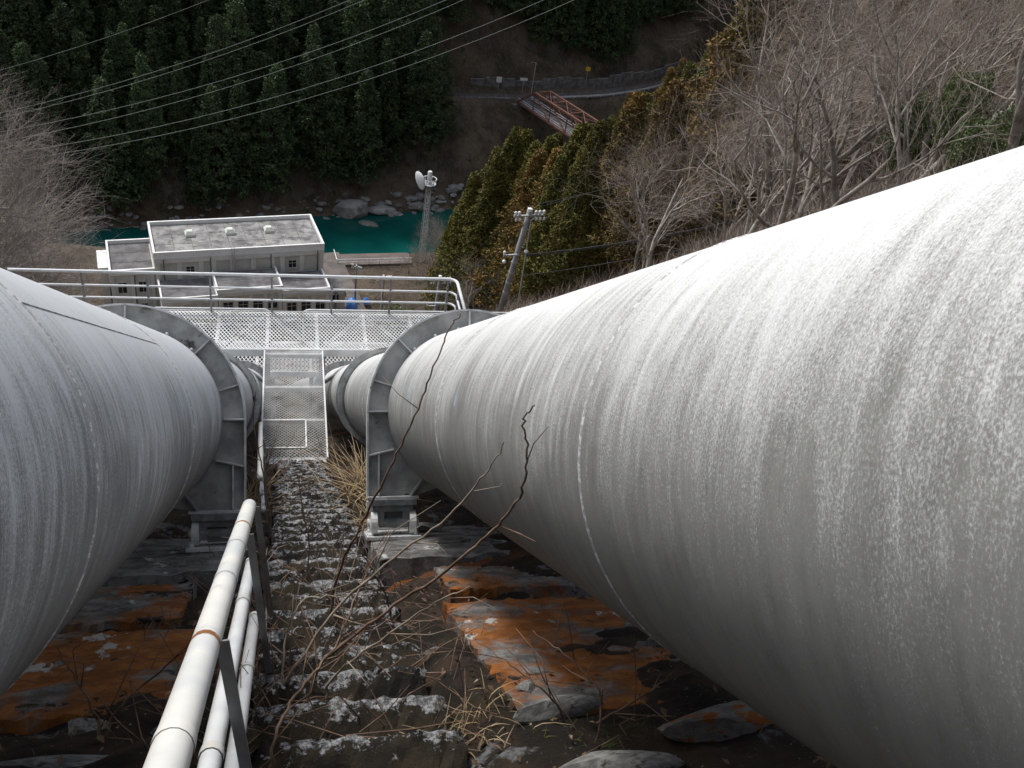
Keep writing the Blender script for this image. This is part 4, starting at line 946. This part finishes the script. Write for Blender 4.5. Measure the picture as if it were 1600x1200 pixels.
def bare(seed, Hh=11.0, spread=1.0, counts=(7, 6, 5, 5, 4), lean=(0, 0), droop=.0, r0=.17, fork=.25, ratio=.56):
    r = np.random.default_rng(seed); g1 = G(); TV = []; TF = []
    def grow(p, d, L, rad, lvl):
        nseg = (6, 5, 4, 3, 2, 1)[lvl]; pts = [p]; q = d
        for k in range(nseg):
            q = (q+Vector(r.normal(size=3))*(.14+.05*lvl)+Vector((0, 0, .10-droop*lvl*.05))).normalized(); pts.append(pts[-1]+q*L/nseg)
        end = .35 if lvl < 4 else .5
        rads = [rad*(1-(1-end)*k/nseg) for k in range(nseg+1)]
        if lvl < 3: g1.tube(pts, rads, (8, 6, 4)[lvl], False)
        else:
            a = q.orthogonal().normalized(); b = q.cross(a); base = len(TV)
            for k, pt in enumerate(pts):
                for w_ in range(3): TV.append(tuple(pt+(a*math.cos(2.094*w_)+b*math.sin(2.094*w_))*rads[k]))
            for k in range(nseg):
                for w_ in range(3): TF.append((base+k*3+w_, base+k*3+(w_+1) % 3, base+k*3+3+(w_+1) % 3, base+k*3+3+w_))
        if lvl < len(counts):
            nchild = max(2, int(counts[lvl]*(.75+.5*r.random())))
            for k in range(nchild):
                t_ = (fork if lvl == 0 else .22)+(1-(fork if lvl == 0 else .22))*(k+r.random())/nchild; t_ = min(t_, .99); f = t_*nseg; i = int(f); pt = pts[i].lerp(pts[min(i+1, nseg)], f-i)
                ax = (pts[min(i+1, nseg)]-pts[i]).normalized(); per = ax.orthogonal().normalized(); per.rotate(Matrix.Rotation(r.random()*6.283, 3, ax))
                sp = (.45+.5*r.random())*spread*(1.0 if lvl else .9); nd = (ax+per*sp).normalized()
                grow(pt, nd, L*(ratio+.2*r.random())*(1-.35*t_*(lvl == 0)), rads[i]*(.55+.1*r.random()), lvl+1)
    grow(Vector((0, 0, -.4)), Vector((lean[0], lean[1], 1)).normalized(), Hh*.72, r0, 0)
    return g1, np.array(TV), TF
def bushmesh(seed, n, rx_, rz_, size):
    r = np.random.default_rng(seed); C = r.normal(size=(n, 3)); C /= np.linalg.norm(C, axis=1, keepdims=True)
    C *= (.45+.55*r.random((n, 1))**.5); C *= 1+.35*np.sin(C[:, :1]*6+seed)*np.cos(C[:, 1:2]*5)
    C = C*np.array([rx_, rx_, rz_])+np.array([0, 0, rz_]); d = r.normal(size=(n, 3)); d /= np.linalg.norm(d, axis=1, keepdims=True)
    e1 = np.cross(d, r.normal(size=(n, 3))); e1 /= np.linalg.norm(e1, axis=1, keepdims=True); L = size*(.6+.8*r.random((n, 1)))
    V = np.stack([C+d*L, C+e1*L*.45, C-d*L, C-e1*L*.45], 1).reshape(-1, 3); k = np.arange(n)*4
    return V, np.stack([k, k+1, k+2, k+3], 1)

# pixel test used only to leave out trees nobody could see
def visible(x, y, z, pad=60):
    d = Vector((x, y, z))-C0; dz = d.dot(fw)
    if dz < 1: return False
    px = 800+1600*d.dot(rt)/dz; py = 600-1600*d.dot(N_)/dz
    return -pad < px < 1600+pad and -pad < py < 1200+pad
SKY_BARE = ([690, 800, 900, 1000, 1100, 1150, 1250], [430, 335, 265, 180, 100, 40, -200])
SKY_CED = ([660, 700, 720, 780, 830, 870, 905, 940, 1000, 1100, 1150, 1250], [430, 330, 295, 200, 176, 200, 182, 155, 120, 65, 20, -200])
def clear_h(x, y, z, tab):
    """tallest tree here that keeps the view to the river, the bridge and the far forest open"""
    for h in (26, 23, 20, 18, 16, 14, 12, 11, 10, 9, 8, 7, 6, 5, 4):
        d = Vector((x, y, z+h))-C0; dz = d.dot(fw); px = 800+1600*d.dot(rt)/dz; py = 600-1600*d.dot(N_)/dz
        if py > np.interp(px, *tab): return h
    return 0
def plant_tree(name, label, cat, group, loc, parts, sc, rz, tilt=(0, 0)):
    T = thing(name, label, cat, loc, group); T.scale = sc; T.rotation_euler = (tilt[0], tilt[1], rz)
    for nm, me in parts: put(nm, me, T)
    return T

# far cedar forest
FC = []
for k in range(6):
    V, F = cedar(200+k, 21, 2.7+.25*(k % 3), 300, 13, .62, .62+.05*(k % 3)); FC.append((mesh('trunk', *(lambda g: (g.v, g.f))(trunk(20, .24, k)), 'bark'), mesh('crown', V, F, 'cedar_far')))
cand = []
for gx_ in np.arange(-120, 190, 4.6):
    for gy_ in np.arange(200, 345, 4.9):
        x = gx_+rng.uniform(-1.9, 1.9); y = gy_+rng.uniform(-2, 2); b2 = float(np.interp(x, *B2)); d = y-b2
        if d < np.interp(x, [-10, 12, 30], [2.5, 6, 9])+6*float(vnoise(x, y, 17)): continue
        yr = float(np.interp(x, *RD))
        if x > 33 and abs(y-yr) < 8: continue
        if 35+2.5*math.sin(y*.4) < x < 130 and y < yr: continue                      # bare slope below the road
        if 54 < x < 130 and y < yr+8+5*float(vnoise(x, 3, 7)) : continue       # bank above the wall
        if 51 < x < 55 and y < yr+16: continue
        cand.append((x, y, float(H(x, y))))
vis = [c for c in cand if visible(c[0], c[1], c[2]+11, 40)]
vis.sort(key=lambda c: c[1]-.25*c[0]); vis.sort(key=lambda c: (Vector(c)-C0).length+(0 if visible(c[0], c[1], c[2]+4, 0) else 60)); ind = vis[:125]; rest = [c for c in cand if c not in set(ind) and c[1] < 320]
for i, (x, y, z) in enumerate(ind):
    s_ = rng.uniform(.8, 1.5); tk, cr = FC[int(rng.integers(0, 6))]
    side = 'above the rocky far bank' if x < 27 else 'on the slope above the far road'
    plant_tree('cedar_tree', 'dark green cedar in the dense forest '+side, 'tree', 'cedars '+side, (x, y, z-.5), (('trunk', tk), ('crown', cr)), (s_*rng.uniform(.85, 1.15), s_*rng.uniform(.85, 1.15), s_), rng.uniform(0, 6.28))
VV = []; FF = []; kk = 0; LV = [cedar(230+k, 21, 2.8, 90, 8, 1.05, .65) for k in range(3)]
visset = set(vis); DV = [cedar(200+k, 21, 2.7+.25*(k % 3), 300, 13, .62, .62+.05*(k % 3)) for k in range(6)]
for (x, y, z) in rest:
    V, F = DV[int(rng.integers(0, 6))] if (x, y, z) in visset else LV[int(rng.integers(0, 3))]; s_ = rng.uniform(.95, 1.4); VV.append(V*s_+np.array([x, y, z-.5])); FF.append(F+kk); kk += len(V)
if rest:
    o = put('cedar_forest', mesh('cedar_forest', np.concatenate(VV), np.concatenate(FF), 'cedar_far')); tag(o, 'mass of dark cedars higher up the far mountainside', 'forest', None, 'stuff')

# golden cedars on the near spur
NC = []
for k in range(5):
    V, F = cedar(300+k, 17, 3.1+.3*(k % 3), 1100, 15, .36, .84); NC.append((mesh('trunk', *(lambda g: (g.v, g.f))(trunk(16, .24, k+9)), 'bark'), mesh('crown', V, F, 'cedar_near'), mesh('crown', V, F, 'cedar_brown')))
def spur(x, y, sc, brown, label, group):
    h_ = clear_h(x, y, float(H(x, y)), SKY_CED)
    if h_ < 6: return
    sc = min(sc*1.25, h_/17.5)
    tk, c1, c2 = NC[int(rng.integers(0, 5))]
    plant_tree('cedar_tree', label, 'tree', group, (x, y, float(H(x, y))-.5), (('trunk', tk), ('crown', c2 if brown else c1)), (sc*rng.uniform(.9, 1.15), sc*rng.uniform(.9, 1.15), sc), rng.uniform(0, 6.28))
for (x, y, sc) in ((21.5, 111, 1.0), (23.5, 115, 1.3), (26, 112, 1.3), (25.5, 119, 1.3), (20.3, 116, .8), (28.5, 117, 1.5), (31, 112, 1.3), (29, 124, 1.4), (33.5, 121, 1.5), (37, 124, 1.3), (23, 106, .95), (36, 131, 1.4), (40, 134, 1.4), (26.5, 104, 1.0), (31, 103, .95), (33, 130, 1.4), (22, 122, 1.0)):
    spur(x, y, sc, False, 'golden green cedar at the tip of the near spur by the river', 'golden cedars at the spur tip')
taken = [(66, 158), (70, 165), (75, 170), (72, 158), (79, 166), (64, 166), (84, 172), (60, 160), (76, 178), (69, 174), (82, 160), (88, 166)]
for k in range(900):
    az = R_(rng.uniform(14.5, 36)); rr = rng.uniform(95, 245); x, y = rr*math.sin(az), rr*math.cos(az)
    if x < 28 or y > float(np.interp(x, *B1))-9: continue
    if abs((Vector((x, y, 0))-Vector((BB.x, BB.y, 0))).length) < 11: continue
    if any((x-a)**2+(y-b)**2 < 5.2**2 for a, b in taken): continue
    taken.append((x, y))
    if len(taken) > 260: break
nsp = 0
for x, y in taken:
    z = float(H(x, y))
    if not visible(x, y, z+9, 10) or clear_h(x, y, z, SKY_CED) < 6 or nsp >= 74: continue
    nsp += 1
    br = rng.random() < .55
    spur(x, y, rng.uniform(.7, 1.05), br, 'brownish cedar in the stand on the near wooded spur' if br else 'green cedar in the stand on the near wooded spur', 'brownish cedars on the spur' if br else 'green cedars on the spur')

tk3 = []
for k in range(1500):
    az = R_(rng.uniform(14.5, 25)); rr = rng.uniform(68, 118); x, y = rr*math.sin(az), rr*math.cos(az)
    if x < 19 or any((x-a)**2+(y-b)**2 < 4.6**2 for a, b in tk3): continue
    tk3.append((x, y))
    if len(tk3) >= 38: break
for x, y in tk3: spur(x, y, rng.uniform(.75, 1.1), rng.random() < .3, 'olive green cedar on the lower slope behind the tall utility pole', 'olive cedars behind the utility pole')
tk2 = list(tk3)
for k in range(1500):
    az = R_(rng.uniform(17, 44)); rr = rng.uniform(58, 165); x, y = rr*math.sin(az), rr*math.cos(az)
    if x < 21 or any((x-a)**2+(y-b)**2 < 5.5**2 for a, b in tk2+taken): continue
    tk2.append((x, y))
    if len(tk2) >= 125: break
for x, y in tk2[len(tk3):]:
    if visible(x, y, float(H(x, y))+5, 0): spur(x, y, rng.uniform(.5, .85), True, 'low rusty brown cedar between the bare trees of the wooded slope', 'rusty cedars among the bare trees')
# bare deciduous trees
BT = []
for k in range(6):
    g1, TV, TF = bare(400+k, 10.5, .95+.12*(k % 3), (6, 5, 5, 4, 3), ((-.25+.1*k), .05*k), 0, .135+.02*(k % 2), .16+.06*(k % 3))
    BT.append((mesh('trunk', g1.v, g1.f, 'bark_pale', True), mesh('twigs', TV, TF, 'twig')))
FT = []
for k in range(2):
    g1, TV, TF = bare(440+k, 8, 1.15, (7, 6, 5, 4, 3), (.1, .05), 0, .14, .1); FT.append((mesh('trunk', g1.v, g1.f, 'twig_far', True), mesh('twigs', TV*1.0, TF, 'twig_far')))
def btree(x, y, sc, label, group=None, k=None, rz=None, tilt=(0, 0), pool=BT, dz=-.3):
    tk, tw = pool[int(rng.integers(0, len(pool))) if k is None else k]
    plant_tree('bare_tree', label, 'tree', group, (x, y, float(H(x, y))+dz), (('trunk', tk), ('twigs', tw)), (sc, sc, sc), rng.uniform(0, 6.28) if rz is None else rz, tilt)
btree(17.6, 32.2, 1.05, 'bare tree with a forked pale trunk rising behind the pale penstock', None, 1, .5)
btree(14.6, 17.6, .8, 'bare tree with a thick leaning trunk wrapped by evergreen leaves', None, 3, 2.4)
btree(16.4, 23.5, 1.1, 'bare tree with wide crooked limbs beside the evergreen shrubs', None, 0, 1.2)
btree(21.5, 57, .8, 'bare many-stemmed tree near the tall utility pole', None, 4, .2)
bt = []
for k in range(2500):
    az = R_(rng.uniform(20.5, 47)); rr = 17+rng.random()**1.0*118; x, y = rr*math.sin(az), rr*math.cos(az)
    if x < 9.5 or (rr > 62 and az < R_(19)) or (az < R_(19.5) and y < 64): continue
    if any((x-a)**2+(y-b)**2 < ((1.9+rr*.022)*(2.2 if az < R_(26) else 1))**2 for a, b in bt): continue
    if (x-P1.x)**2+(y-P1.y)**2 < 9: continue
    z = float(H(x, y))
    if not visible(x, y, z+6, 150) or clear_h(x, y, z, SKY_BARE) < 6: continue
    bt.append((x, y))
    if len(bt) >= 150: break
for x, y in bt: btree(x, y, min(rng.uniform(.62, 1.05), clear_h(x, y, float(H(x, y)), SKY_BARE)/11.5), 'bare grey-brown deciduous tree on the wooded slope beyond the pale penstock', 'bare trees on the wooded slope', tilt=(rng.normal()*.08, rng.normal()*.08-.06))
# big grey tree at the left and company
g1, TV, TF = bare(470, 13, 1.2, (10, 8, 7, 6, 6), (.15, 0), .3, .30, .12, .55); GT = [(mesh('trunk', g1.v, g1.f, 'twig_grey', True), mesh('twigs', TV, TF, 'twig_grey'))]
for (x, y, sc, rz, lab) in ((-16.6, 45.5, 1.02, .6, 'large bare grey tree with a dense twiggy crown beyond the grey penstock'), (-15.6, 52, .74, 2.0, 'smaller bare grey tree with low spreading boughs near the river bend'), (-20, 49, 1.1, 3.6, 'bare grey tree standing behind the large twiggy one'), (-18.5, 58, .8, 5.0, 'bare grey tree half hidden behind the others by the river')):
    btree(x, y, sc, lab, None, 0, rz, (0, 0), GT)
# bare scrub along the banks
for k in range(105):
    x = rng.uniform(-45, 36); b2 = float(np.interp(x, *B2)); y = b2+rng.uniform(3, 16)
    btree(x, y, rng.uniform(.35, .75), 'leafless scrub tree growing above the rocks of the far bank', 'bare scrub on the far bank', pool=FT)
for k in range(70):
    x = rng.uniform(30, 100); yr = float(np.interp(x, *RD)); b2 = float(np.interp(x, *B2)); y = rng.uniform(b2+4, yr-5.5) if k % 3 or x < 48 else yr+rng.uniform(5, 17)
    btree(x, y, rng.uniform(.4, .8), 'leafless scrub tree on the bare bank around the far road', 'bare scrub around the far road', pool=FT)
for k in range(75):
    x = rng.uniform(10, 40); y = rng.uniform(150, 194) if k % 2 else rng.uniform(82, 150)
    if y > float(np.interp(x, *B1))-3 or (x < 15 and y > 155 and y < 172) or x < 7+.02*y or (x < 25 and y > 174 and x > 8): continue
    btree(x, y, rng.uniform(.45, .85), 'leafless grey bush tree below the spur between the yard and the cedars', 'bare bushes below the spur', pool=[BT[0], BT[2], BT[5]])
for (x, y, sc) in ((28.5, 180, .8), (30.5, 177, .9), (32.5, 181, .85), (25.0, 178.5, .6), (27.5, 176, .7), (34, 184, .8), (23, 176, .55), (29.5, 172, .8)):
    btree(x, y, sc, 'leafless pale bush at the foot of the radio mast', 'bushes at the mast foot', pool=[BT[1], BT[3]])

# evergreen shrubs
EV = [mesh('foliage', *bushmesh(500+k, 5200, 1.0, .85, .05), 'evergreen') for k in range(3)]
gst = G()
for k in range(5): gst.tube([(0, 0, -.3), (.25*math.cos(k*1.3), .25*math.sin(k*1.3), .6), (.5*math.cos(k*1.3), .5*math.sin(k*1.3), 1.1)], [.05, .03, .01], 5)
EVS = mesh('stem', gst.v, gst.f, 'bark')
for (x, y, dz, sc, lab) in ((14.9, 18.2, .9, .62, 'glossy evergreen climbing the thick leaning trunk'), (15.0, 19.6, .9, .6, 'glossy evergreen shrub just behind the leaning trunk'), (16.9, 23.0, 1.6, .7, 'evergreen shrub among crooked bare limbs'), (17.6, 26, 2.0, .6, 'upright evergreen shrub deeper among the bare trees'), (20.5, 29.5, 1.0, 1.2, 'low evergreen shrub between bare trunks'), (14.5, 118, .8, 2.6, 'dark evergreen bush behind the platform railing'), (11.0, 100, .3, 1.6, 'small evergreen bush below the platform')):
    T = thing('evergreen_shrub', lab, 'shrub', (x, y, float(H(x, y))+dz-.6)); T.scale = (sc, sc, sc*1.25); put('foliage', EV[int(rng.integers(0, 3))], T); put('stem', EVS, T); 
    if dz > .9: T.scale = (sc, sc, sc*1.6)

# undergrowth on the near spur and the banks: uncountable thin stems
def undergrowth(name, pts, hmin, hmax, wd, mt, label, seed):
    r = np.random.default_rng(seed); n = len(pts); P = np.array(pts); h = hmin+(hmax-hmin)*r.random((n, 1))
    d = r.normal(size=(n, 3))*np.array([.45, .45, .25])+np.array([0, 0, 1]); d /= np.linalg.norm(d, axis=1, keepdims=True)
    s_ = np.cross(d, r.normal(size=(n, 3))); s_ /= np.linalg.norm(s_, axis=1, keepdims=True); m_ = P+d*h*.55+s_*h*.06
    V = np.stack([P-s_*wd, P+s_*wd, m_+s_*wd*.6, P+d*h+r.normal(size=(n, 3))*.15, m_-s_*wd*.6], 1).reshape(-1, 3); k = np.arange(n)*5
    F = np.concatenate([np.stack([k, k+1, k+2], 1), np.stack([k, k+2, k+4], 1), np.stack([k+4, k+2, k+3], 1)])
    tag(put(name, mesh(name, V, F, mt)), label, 'undergrowth', None, 'stuff')
pts = []
for k in range(60000):
    az = R_(rng.uniform(13, 47)); rr = 14+rng.random()**.9*110; x, y = rr*math.sin(az), rr*math.cos(az)
    if x > 8 and (az > R_(24) or k % 4 == 0): pts.append((x, y))
pts = np.array(pts); zz = H(pts[:, 0], pts[:, 1])-CZ+CZ; undergrowth('undergrowth', np.column_stack([pts, zz]), .3, 1.3, .012, 'twig', 'tangled leafless undergrowth on the wooded slope', 1)
x = rng.uniform(-50, 105, 30000); y = np.interp(x, *B2)+rng.uniform(3, 36, 30000); z = H(x, y); undergrowth('bank_scrub', np.column_stack([x, y, z]), .6, 1.8, .03, 'twig_far', 'low tangled scrub on the far bank', 2)
x = rng.uniform(8, 45, 16000); y = rng.uniform(60, 192, 16000); kp = (y < np.interp(x, *B1)-2) & ~((x < 15) & (y > 148) & (y < 174)) & (x > 6+.012*y) & ~((x > 7) & (x < 35) & (y > 182)); x, y = x[kp], y[kp]; undergrowth('slope_scrub', np.column_stack([x, y, H(x, y)]), .5, 1.6, .025, 'twig', 'low leafless scrub between the pale penstock and the yard', 3)

# ------------------------------------------------------------------ near litter, grass and branches
n = 2600; x = rng.uniform(-1.7, 2.0, n); s_ = 1.8+rng.random(n)**1.3*9
keep = (np.abs(x-.2) > .25) | (rng.random(n) < .15); keep &= vnoise(x*1.0, s_, .45) > -.12; x, s_ = x[keep], s_[keep]; n = len(x)
nn = ground_n(x, s_)+.012+.012*rng.random(n)
C = np.stack([x, s_*CS+nn*SN, CZ-s_*SN+nn*CS], 1); d = rng.normal(size=(n, 3)); d[:, 2] *= .5; d /= np.linalg.norm(d, axis=1, keepdims=True)
e1 = np.cross(d, np.array(N_)+rng.normal(size=(n, 3))*.5); e1 /= np.linalg.norm(e1, axis=1, keepdims=True); L = .008+.014*rng.random((n, 1))
up = np.array(N_)*L*.35
V = np.stack([C+d*L*1.2, C+e1*L*.6+up, C-d*L, C-e1*L*.6+up*.5], 1).reshape(-1, 3); k = np.arange(n)*4
tag(put('leaf_litter', mesh('leaf_litter', V, np.concatenate([np.stack([k, k+1, k+2], 1), np.stack([k, k+2, k+3], 1)]), 'leaf')), 'brown fallen leaves strewn over the mossy slope', 'leaves', None, 'stuff')
def blades(name, cx, cs, sx, ss, n, h, mt, label, wd=.004, kind=None):
    V = []; F = []
    for k in range(n):
        x = cx+rng.normal()*sx; s_ = cs+rng.normal()*ss; p = Vector(S(x, s_, float(ground_n(x, s_))-.01)); hh = h*rng.uniform(.5, 1.1); a = rng.uniform(0, 6.28)
        out = Vector((math.cos(a), math.sin(a), 0)); sd_ = Vector((-math.sin(a), math.cos(a), 0))*wd; b = len(V)
        for q in range(5): t_ = q/4; c = p+Vector((0, 0, hh*(t_-.35*t_*t_)))+out*hh*.75*t_*t_; V += [tuple(c-sd_*(1-.85*t_)), tuple(c+sd_*(1-.85*t_))]
        for q in range(4): F.append((b+2*q, b+2*q+1, b+2*q+3, b+2*q+2))
    tag(mkw(name, V, F, mt, origin=S(cx, cs, -1.2)), label, 'grass', None, 'stuff')
blades('grass_tuft', .74, 10.3, .10, .45, 110, .75, 'straw', 'dry straw-coloured grass tuft between the steps and the pale penstock', .009)
blades('grass_tuft', .70, 8.7, .07, .25, 45, .45, 'straw', 'small dry grass tuft beside the pale penstock bearing', .006)
blades('grass_tuft', -.35, 9.8, .06, .6, 60, .5, 'straw', 'dry grass tuft behind the short handrail', .006)
blades('grass_tuft', .02-.2, 3.4, .06, .35, 160, .07, 'moss', 'short green grass tuft at the handrail foot', .0025)
blades('grass_tuft', 1.02, 3.22, .12, .07, 90, .05, 'moss', 'short green grass tuft in front of the orange slab', .0025)
blades('grass_tuft', .62, 3.5, .08, .12, 60, .16, 'straw', 'thin dry grass tuft beside the steps', .003)

def branch(name, pts, r0, r1, mt, label, twigs=3, seed=0):
    T = thing(name, label, 'branch', S(*pts[0])); P = smooth_poly([S(*p) for p in pts], 7); r = np.random.default_rng(seed)
    P = [p+Vector(r.normal(size=3))*.003 for p in P]; n = len(P)
    G().tube(P, [r0+(r1-r0)*k/(n-1) for k in range(n)], 7).ob('stem', mt, T, True)
    for k in range(twigs):
        i = int(n*(.15+.7*(k+r.random()*.6)/max(1, twigs))); i = min(i, n-2); d = (P[i+1]-P[i]).normalized(); q = (d*.7+Vector(r.normal(size=3))*.5+Vector((0, 0, .15))).normalized(); L = .12+.3*r.random()
        pp = [P[i], P[i]+q*L*.5, P[i]+(q+Vector(r.normal(size=3))*.2).normalized()*L]; rr = (r0+(r1-r0)*i/n)*.6; G().tube(pp, [rr, rr*.7, rr*.35], 5).ob('side_twig', mt, T, True)
BRS = [
 ([(.20, 5.2, -1.17), (.25, 5.11, -.91), (.32, 4.84, -.69), (.44, 4.56, -.38), (.53, 4.37, -.14), (.59, 4.26, .05), (.64, 4.15, .21), (.68, 4.08, .28)], .0075, .0022, 'branch', 'longest reddish cane arching up to the penstock ring', 0),
 ([(-.03, 4.1, -1.25), (.0, 4.04, -1.14), (.165, 3.98, -.88), (.36, 3.87, -.68), (.56, 3.62, -.47), (.64, 3.36, -.30), (.66, 3.12, -.18)], .0075, .002, 'branch_pale', 'pale cane sweeping across towards the pale penstock flank', 3),
 ([(.08, 4.0, -1.25), (.12, 3.96, -1.07), (.32, 3.77, -.86), (.52, 3.52, -.66), (.63, 3.25, -.49), (.66, 2.94, -.336), (.656, 2.80, -.20), (.63, 2.73, -.103), (.64, 2.65, -.055)], .0075, .002, 'branch', 'brown cane with a hooked tip against the pale penstock', 2),
 ([(-.05, 3.2, -1.2), (-.04, 3.22, -1.08), (.04, 3.45, -1.01), (.16, 3.68, -.93), (.31, 4.22, -.78), (.44, 4.53, -.65)], .006, .002, 'branch', 'low brown cane crossing over the steps from the handrail', 4),
 ([(-.02, 4.05, -1.25), (-.02, 4.04, -1.16), (-.01, 4.08, -1.0), (.05, 4.11, -.86), (.17, 4.11, -.84), (.35, 4.2, -.86)], .006, .002, 'branch_pale', 'pale bent cane curling over beside the handrail', 3),
 ([(.14, 3.9, -1.2), (.16, 3.85, -1.09), (.30, 3.77, -.96), (.51, 3.58, -.77), (.62, 3.5, -.70)], .006, .002, 'branch_pale', 'short pale cane lying across the middle of the steps', 3),
 ([(-.58, 3.49, -1.2), (-.60, 3.47, -1.05), (-.65, 3.42, -.92), (-.71, 3.43, -.82)], .006, .0015, 'branch', 'thin dark twig in front of the grey penstock slab', 4),
 ([(-.58, 3.49, -1.2), (-.54, 3.48, -1.05), (-.38, 3.46, -.91), (-.28, 3.39, -.82)], .005, .0015, 'branch', 'thin dark twig leaning towards the handrail', 3),
 ([(.92, 3.36, -1.15), (.86, 3.33, -1.05), (.74, 3.39, -.95), (.64, 3.53, -.9)], .005, .0015, 'branch', 'thin dark twig spreading over the orange slab', 2),
 ([(.99, 3.2, -1.15), (.99, 3.2, -1.0), (.89, 3.27, -.89), (.81, 3.4, -.84)], .0045, .0015, 'branch', 'thin upright twig before the orange slab', 2),
 ([(1.0, 3.25, -1.12), (1.15, 3.2, -1.02), (1.3, 3.22, -.93)], .0045, .0015, 'branch', 'thin twig reaching towards the pale penstock underside', 2),
 ([(-.12, 8.0, -1.2), (-.14, 7.95, -.92), (-.20, 7.88, -.57), (-.25, 7.79, -.28), (-.23, 7.6, -.05)], .008, .003, 'branch', 'upright brown cane beside the short handrail', 3),
 ([(-.1, 5.2, -1.2), (-.12, 5.1, -.95), (-.14, 5.0, -.80), (-.3, 4.9, -.7)], .006, .002, 'branch_pale', 'pale cane rising through the handrail', 3),
 ([(.1, 6.2, -1.2), (.12, 6.1, -.95), (.08, 6.0, -.72), (.05, 5.9, -.5)], .005, .002, 'branch', 'thin brown cane standing on the far steps', 3),
 ([(.5, 4.9, -1.2), (.45, 4.8, -1.0), (.36, 4.6, -.82), (.30, 4.3, -.7)], .005, .002, 'branch', 'thin brown cane standing at the edge of the steps', 3),
]
for i, (p, r0, r1, mt, lab, tw) in enumerate(BRS): branch('dry_cane', p, r0, r1, mt, lab, tw+2, i)
# fine tangle of dead stems
V = []; g = G(); r = np.random.default_rng(77)
for k in range(260):
    x = float(r.choice([r.normal(-.2, .12), r.normal(.6, .12), r.uniform(-1.5, 1.6)])); s_ = r.uniform(2.6, 9.5); p = Vector(S(x, s_, float(ground_n(x, s_))))
    d = Vector(r.normal(size=3)); d.z = abs(d.z)*.7+.1; d.normalize(); L = r.uniform(.08, .38)
    pp = [p, p+d*L*.5+Vector(r.normal(size=3))*.02, p+d*L+Vector(r.normal(size=3))*.05]; g.tube(pp, [.0026, .002, .001], 4, False)
for k in range(200):
    x = r.normal(.12, .28); s_ = r.uniform(3.3, 6.5); p = Vector(S(x, s_, -1.2+.02*r.random())); d = Vector(r.normal(size=3)); d.z = abs(d.z)*.6+.25; d.normalize(); L = r.uniform(.15, .5)
    q = (d+Vector(r.normal(size=3))*.3).normalized(); g.tube([p, p+d*L*.5, p+d*L*.5+q*L*.5], [.003, .0022, .001], 4, False)
tag(g.ob('dead_stems', 'branch'), 'tangle of thin dead stems over the mossy slope', 'dead stems', None, 'stuff')
for rn in ((-.35, 12.5), (.72, 12.2)):
    g = G()
    for k in range(90):
        x = rn[0]+r.normal()*.10; s_ = rn[1]+r.normal()*1.4; p = Vector(S(x, s_, float(ground_n(x, s_)))); d = Vector(r.normal(size=3)); d.z = abs(d.z)+.4; d.normalize(); L = r.uniform(.3, .8)
        g.tube([p, p+d*L*.5, p+d*L+Vector(r.normal(size=3))*.12], [.005, .004, .002], 4, False)
    tag(g.ob('dead_bramble', 'branch'), 'brown dead brambles beside the gangway along the %s penstock' % ('grey' if rn[0] < 0 else 'pale'), 'bramble', None, 'stuff')
print('objects', len(bpy.data.objects))
